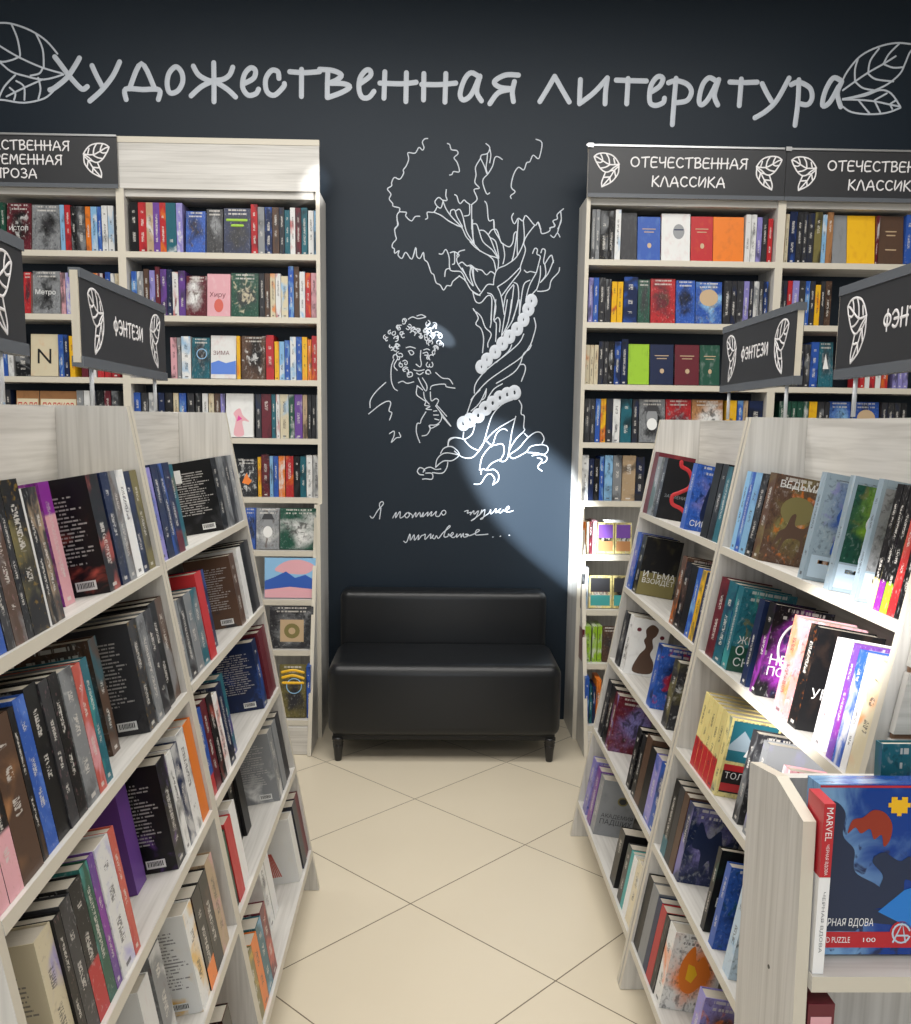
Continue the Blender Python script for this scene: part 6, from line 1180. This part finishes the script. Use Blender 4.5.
# ---- wall books
XCASE = {'LW1': 'prose-sign bookcase', 'LW2': 'blank-header bookcase', 'RW1': 'mural-side bookcase', 'RW2': 'rightmost bookcase'}
rest = MB(); RC = {'c1': [], 'c2': [], 'c3': [], 'seed': []}
counters = {}
def second(ch): return random.choice({'k': 'dg', 'd': 'kgn', 'w': 'gsr', 'b': 'ns', 'r': 'mo', 'e': 'oas', 'n': 'bk', 'y': 'or'}.get(ch, 'kdw'))
for idx, (case, ri, x, t, h, kind, ch, look, ttl, ind) in enumerate(WALL_BOOKS):
    z = WALL_Z[case[0]][ri]; yf = yfront(z)
    h = .19 if h < .13 else h
    h = h*(1.11 if ri < 5 else (1.22 if case[0] == 'L' else 1.1))
    if ri == 3: h = max(h, .205)
    h = min(h, .240 if ri < 5 else .25 if case[0] == 'L' else .22)
    if ri in (5, 6, 7): h = min(h, .195)
    k = counters.setdefault((case, ri), 0) + 1; counters[(case, ri)] = k
    cols = ch + second(ch) + random.choice('kdgBkdew')
    look = look or '%s book spine' % WORD[ch]
    lab = '%s, %s from left, %s shelf, %s' % (look, ORD[k-1], ROWN[ri], XCASE[case])
    grp = 'books on the %s shelf of the %s' % (ROWN[ri], XCASE[case])
    if kind == 'f':
        th = .022
        o = bpy.data.objects.new('book', cover_mesh(th, h, t, 'plain', 'plain' if any(q in look for q in ('plain', 'emblem', 'orange cover', 'lime', 'yellow cover', 'grey vignette', 'gold print', 'blue water', 'pink figure', 'red blot', 'large letter', 'tan cover')) else 'art')); link(o)
        lean = R(7)
        o.matrix_world = Matrix.Translation((x, yf + .05, z+.0012)) @ Matrix.Rotation(PI, 4, 'Z') @ Matrix.Rotation(lean, 4, 'X')
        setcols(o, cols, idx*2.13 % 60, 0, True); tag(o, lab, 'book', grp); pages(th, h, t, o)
        w = t
        if 'emblem' in look:
            poly('emblem_print', ellipse(w*.52, h*.34, w*.09, h*.06), ink('a'), o, th); V, F = ribbon([[(w*.22, h*.72), (w*.78, h*.72)], [(w*.3, h*.65), (w*.7, h*.65)]], .004, front3(th), False); mesh_obj('title_lines', V, F, [ink('a')], o)
        if 'letter|' in look or ttl == 'N': text_mesh('title', 'N', .1, ink('k'), o, (-w*.25, th+.0006, h*.3), (R(90), 0, R(180)), w*.5)
        elif ttl:
            if ttl.startswith('ПОЛЯ'):
                poly('band_print', [(.004,.004),(w-.004,.004),(w-.004,h*.82),(.004,h*.82)], ink('e'), o, th, .0003); text_mesh('title', ttl, .02, ink('r'), o, (-w*.08, th+.0008, h*.50), (R(90), 0, R(180)), w*.84, h*.24)
            else: title(o, ttl, th, h, w, 'w' if ch not in 'weYP' else 'm', h*(.42 if ch != 'w' else .55), .76)
        if 'ring' in look: V, F = ribbon([C_(w*.55, h*.6, w*.28, w*.28, 0, 360, 16)], .004, front3(th), True); mesh_obj('ring_print', V, F, [ink('s')], o)
        if 'orange glow' in look: poly('glow_print', [(w*.3,h*.35),(w*.5,h*.62),(w*.6,h*.5),(w*.75,h*.4),(w*.6,h*.3)], ink('o'), o, th)
        if 'blue water' in look: poly('water_print', [(.001,h*.1),(w-.001,h*.1),(w-.001,h*.42),(w*.6,h*.36),(w*.3,h*.42),(.001,h*.36)], ink('u'), o, th)
        if 'pink figure' in look: poly('figure_print', [(w*.3,h*.05),(w*.36,h*.4),(w*.28,h*.55),(w*.5,h*.66),(w*.62,h*.5),(w*.85,h*.36),(w*.6,h*.36),(w*.66,h*.05)], ink('P'), o, th); poly('figure_print', [(w*.4,h*.36),(w*.45,h*.5),(w*.6,h*.42)], flat((.7,.05,.3),'magenta_print'), o, th, .0009)
        if 'red blot' in look: poly('blot_print', ellipse(w*.5,h*.25,w*.2,h*.16), ink('R'), o, th)
        if 'gold ornament' in look: poly('ornament_print', [(w*.24,h*.15),(w*.78,h*.15),(w*.78,h*.68),(w*.24,h*.68)], ink('a'), o, th); poly('ornament_print', ellipse(w*.51,h*.41,w*.18,h*.18), ink('I'), o, th, .0008); poly('ornament_print', ellipse(w*.51,h*.41,w*.08,h*.08), ink('a'), o, th, .001)
        if 'landscape' in look:
            poly('sky_print', [(.001,h*.45),(w-.001,h*.45),(w-.001,h-.001),(.001,h-.001)], ink('s'), o, th, .0003); poly('cloud_print', [(w*.2,h*.7),(w*.4,h*.9),(w*.7,h*.95),(w*.98,h*.8),(w*.8,h*.6),(w*.4,h*.62)], ink('P'), o, th, .0004)
            poly('hill_print', [(.001,h*.42),(w*.2,h*.52),(w*.42,h*.66),(w*.6,h*.5),(w*.8,h*.58),(w-.001,h*.44),(w-.001,h*.2),(.001,h*.2)], ink('b'), o, th, .0006); poly('field_print', [(.001,.001),(w-.001,.001),(w-.001,h*.22),(w*.5,h*.28),(.001,h*.2)], ink('P'), o, th, .0008)
        if 'pale yellow' in look or ch == 'Y':
            poly('picture_print', [(w*.08,h*.5),(w*.92,h*.5),(w*.92,h*.93),(w*.08,h*.93)], ink('p' if 'violet' in look else 'd'), o, th); poly('band_print', [(w*.08,h*.08),(w*.92,h*.08),(w*.92,h*.4),(w*.08,h*.4)], ink('O' if 'violet' in look else 'T'), o, th)
        if 'white peak' in look: poly('peak_print', [(w*.3,h*.4),(w*.5,h*.75),(w*.62,h*.5),(w*.7,h*.4)], ink('w'), o, th)
        if 'oval' in look or 'round picture' in look: poly('oval_print', ellipse(w*.5,h*.62,w*.36,h*.2), ink('a'), o, th)
        if 'grey portrait' in look: poly('face_print', ellipse(w*.5,h*.58,w*.22,h*.2), ink('g'), o, th); poly('face_print', ellipse(w*.5,h*.42,w*.2,h*.14), ink('w'), o, th, .0008); poly('face_print', [(w*.22,h*.72),(w*.78,h*.72),(w*.66,h*.86),(w*.34,h*.86)], ink('d'), o, th, .001)
        if 'gold lettering' in look: V, F = ribbon([[(w*.1, h*.86), (w*.5, h*.9), (w*.9, h*.86)], [(w*.12, h*.76), (w*.5, h*.8), (w*.9, h*.75)], [(w*.14, h*.66), (w*.88, h*.66)]], .012, front3(th)); mesh_obj('title_lines', V, F, [ink('y')], o)
        if 'green title' in look: V, F = ribbon([[(w*.12, h*.74), (w*.84, h*.74)], [(w*.3, h*.62), (w*.7, h*.62)]], .011, front3(th), False); mesh_obj('title_lines', V, F, [ink('l')], o)
        if 'gold print' in look: V, F = ribbon([[(w*.3, h*.68), (w*.7, h*.68)], [(w*.34, h*.6), (w*.66, h*.6)], [(w*.3, h*.3), (w*.7, h*.3)]], .006, front3(th), False); mesh_obj('title_lines', V, F, [ink('a')], o)
        if 'vignette' in look: poly('vignette_print', ellipse(w*.6,h*.62,w*.2,h*.16), ink('g'), o, th); V, F = ribbon([[(w*.45, h*.66), (w*.75, h*.66)]], .006, front3(th), False); mesh_obj('title_lines', V, F, [ink('n')], o)
        continue
    w = .13; ys = yf + .035
    if ind:
        o = bpy.data.objects.new('book', cover_mesh(t, h, w, 'plain', 'plain')); link(o)
        o.matrix_world = Matrix.Translation((x, ys, z+.0006)) @ Matrix.Rotation(-PI/2, 4, 'Z')
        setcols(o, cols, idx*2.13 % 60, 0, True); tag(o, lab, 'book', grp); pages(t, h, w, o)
    else:
        i = len(rest.v)
        c = [(x, ys), (x+t, ys), (x+t, ys+w), (x, ys+w)]
        b_ = [(p[0], p[1], z+.0006) for p in c]; t_ = [(p[0], p[1], z+h) for p in c]
        for q, isf in (([b_[0], b_[1], t_[1], t_[0]], 1), ([b_[1], b_[2], t_[2], t_[1]], 0), ([b_[3], b_[0], t_[0], t_[3]], 0), ([t_[0], t_[1], t_[2], t_[3]], 0), ([b_[2], b_[3], t_[3], t_[2]], 0), ([b_[3], b_[2], b_[1], b_[0]], 0)):
            s0 = len(rest.v); rest.v += q; rest.f.append((s0, s0+1, s0+2, s0+3)); rest.mi.append(0)
            rest.uv.append([(0, 0), (1, 0), (1, 1), (0, 1)] if isf else [(.02, .3)]*4)
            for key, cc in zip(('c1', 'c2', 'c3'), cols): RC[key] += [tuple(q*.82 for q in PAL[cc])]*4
            RC['seed'] += [idx*2.13 % 60]*4
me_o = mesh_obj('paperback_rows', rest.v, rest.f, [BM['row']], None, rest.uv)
for key in ('c1', 'c2', 'c3'):
    a = me_o.data.color_attributes.new(key, 'FLOAT_COLOR', 'POINT')
    for i, c in enumerate(RC[key]): a.data[i].color = (*c, 1)
a = me_o.data.attributes.new('seed', 'FLOAT', 'POINT')
for i, c in enumerate(RC['seed']): a.data[i].value = c
tag(me_o, 'remaining narrow paperback spines packed upright on the wall bookcases', 'books', None, 'stuff')

# ------------------------------------------------------------------ boxed puzzles on the end display
def box_obj(name, size, mats):
    m_ = MB(); m_.box((0, 0, 0), size, 0); return m_.build(name, mats, None, bevel=.0006)
def blue_art():
    mt, nt, b = mat('blue_comic_sky'); n = N(nt)
    tc = n.new('ShaderNodeTexCoord').outputs['Generated']; sx = n.new('ShaderNodeSeparateXYZ'); n.link(tc, sx.inputs[0])
    f = n.noise(tc, 3.0, 4, 1.0); g_ = n.math('MULTIPLY_ADD', sx.outputs[0], .5, n.math('MULTIPLY_ADD', f, .6, -.25))
    col = n.mix(n.ramp(g_, .02, .3), (.22, .42, .66, 1), (.006, .045, .26, 1)); col = n.mix(n.ramp(n.noise(tc, 5.0, 5, 1.5), .58, .68), col, (.02, .03, .09, 1))
    n.link(col, b.inputs['Base Color']); b.inputs['Roughness'].default_value = .18; return mt
pz = box_obj('puzzle_box', (.205, .04, .235), [blue_art()]); pz.location = (.5175, 1.128, .7956); pz.rotation_euler = (R(-5), 0, 0)
pz.location.z += .0036
tag(pz, 'large blue boxed jigsaw puzzle with red lower band on the end display', 'puzzle box')
def bp(name, pts, mt, d=.0006): return mesh_obj(name, [(a, -d, b) for a, b in pts], [tuple(range(len(pts)))], [mt], pz)
RED = flat((.50, .02, .03), 'box_red'); DK = flat((.018, .03, .07), 'box_dark'); WH = ink('W'); YE = ink('y'); HAIR = flat((.30, .035, .015), 'auburn_print')
bp('band_print', [(.001, .010), (.204, .010), (.204, .032), (.001, .032)], RED)
bp('band_print', [(.001, .033), (.055, .033), (.07, .045), (.204, .033), (.204, .060), (.12, .058), (.001, .075)], DK)
bp('border_print', [(.001, .2335), (.204, .2335), (.204, .2305), (.001, .2305)], RED)
sw = lambda a, b, q=0: (a, -.0009 - q*.3, b)
def blob(name, pts, mt, d): return bp(name, catmull(pts + [pts[0]], 6)[:-1], mt, d)
blob('shade_print', [(.0015, .062), (.0015, .20), (.02, .212), (.036, .196), (.034, .165), (.05, .145), (.052, .115), (.085, .095), (.10, .07), (.06, .062)], DK, .0007)
blob('shade_print', [(.075, .13), (.09, .142), (.112, .13), (.13, .135), (.16, .10), (.15, .09), (.122, .105), (.118, .085), (.10, .064), (.086, .09), (.09, .11)], DK, .0008)
blob('swirl_print', [(.040, .168), (.046, .186), (.060, .190), (.074, .200), (.090, .196), (.100, .180), (.098, .160), (.090, .150), (.086, .166), (.076, .160), (.070, .174), (.058, .168), (.050, .176)], HAIR, .0009)
bp('beam_print', [(.085, .06), (.135, .035), (.204, .05), (.204, .12), (.15, .10), (.12, .09)], flat((.02, .20, .62), 'bright_blue_print'), .0009)
pc = [(.098,.196),(.106,.196),(.106,.192),(.112,.192),(.112,.196),(.120,.196),(.120,.204),(.124,.204),(.124,.210),(.120,.210),(.120,.218),(.112,.218),(.112,.214),(.106,.214),(.106,.218),(.098,.218),(.098,.210),(.094,.210),(.094,.204),(.098,.204)]
bp('puzzle_piece_print', pc, YE, .001)
text_mesh('title', 'ЧЕРНАЯ ВДОВА', .02, WH, pz, (-.0, -.0011, .038), (R(90), 0, 0), .075, .013, shear=.15).location.x = .004
text_mesh('subtitle', '3D PUZZLE', .02, WH, pz, (.012, -.0011, .017), (R(90), 0, 0), .036, .008)
text_mesh('piece_count', '100', .02, WH, pz, (.066, -.0011, .018), (R(90), 0, 0), .017, .006)
to3 = lambda a, b, q=0: (a, -.0012 - q, b)
bp('badge_print', ellipse(.118, .030, .016, .017), RED, .0009)
V, F = ribbon([C_(.118, .030, .012, .013, 20, 340, 14), [(.107, .018), (.119, .044), (.124, .018)], [(.112, .027), (.127, .027)]], .0026, to3, False); mesh_obj('badge_letter', V, F, [ink('C')], pz)
sl = tag(empty('slim_game_box', (.4995, 1.09, .7956)), 'slim upright game box, red above white, wedged beside the blue puzzle', 'game box')
m_ = MB(); m_.box((0, 0, .135), (.0145, .05, .235)); m_.build('upper_sleeve', [RED], sl)
m_ = MB(); m_.box((0, 0, 0), (.0145, .05, .1345)); m_.build('lower_sleeve', [ink('W')], sl)
text_mesh('lettering', 'MARVEL', .02, ink('W'), sl, (.0035, -.0006, .230), (R(90), R(90), 0), .045, .0085)
text_mesh('lettering', 'ЧЕРНАЯ ВДОВА', .02, ink('W'), sl, (.005, -.0006, .180), (R(90), R(90), 0), .042, .005)
text_mesh('lettering', 'ЧЕРНАЯ ВДОВА', .02, ink('g'), sl, (.005, -.0006, .115), (R(90), R(90), 0), .085, .005)
o = bpy.data.objects.new('book', cover_mesh(.02, .257, .17, 'plain', 'art')); link(o)
o.matrix_world = Matrix.Translation((.650, 1.255, .796)) @ Matrix.Rotation(PI, 4, 'Z') @ Matrix.Rotation(R(3), 4, 'X')
setcols(o, 'tbV', 3.3); tag(o, 'teal and violet picture book standing behind the blue puzzle box', 'book'); pages(.02, .257, .17, o)
lb = box_obj('puzzle_box', (.036, .15, .248), [ink('m')]); lb.location = (.500, 1.095, .5006); tag(lb, 'narrow maroon box on the lower shelf under the blue puzzle', 'puzzle box')
mesh_obj('front_print', [(.004, -.0006, .02), (.032, -.0006, .02), (.032, -.0006, .23), (.004, -.0006, .23)], [(0,1,2,3)], [ink('P')], lb)
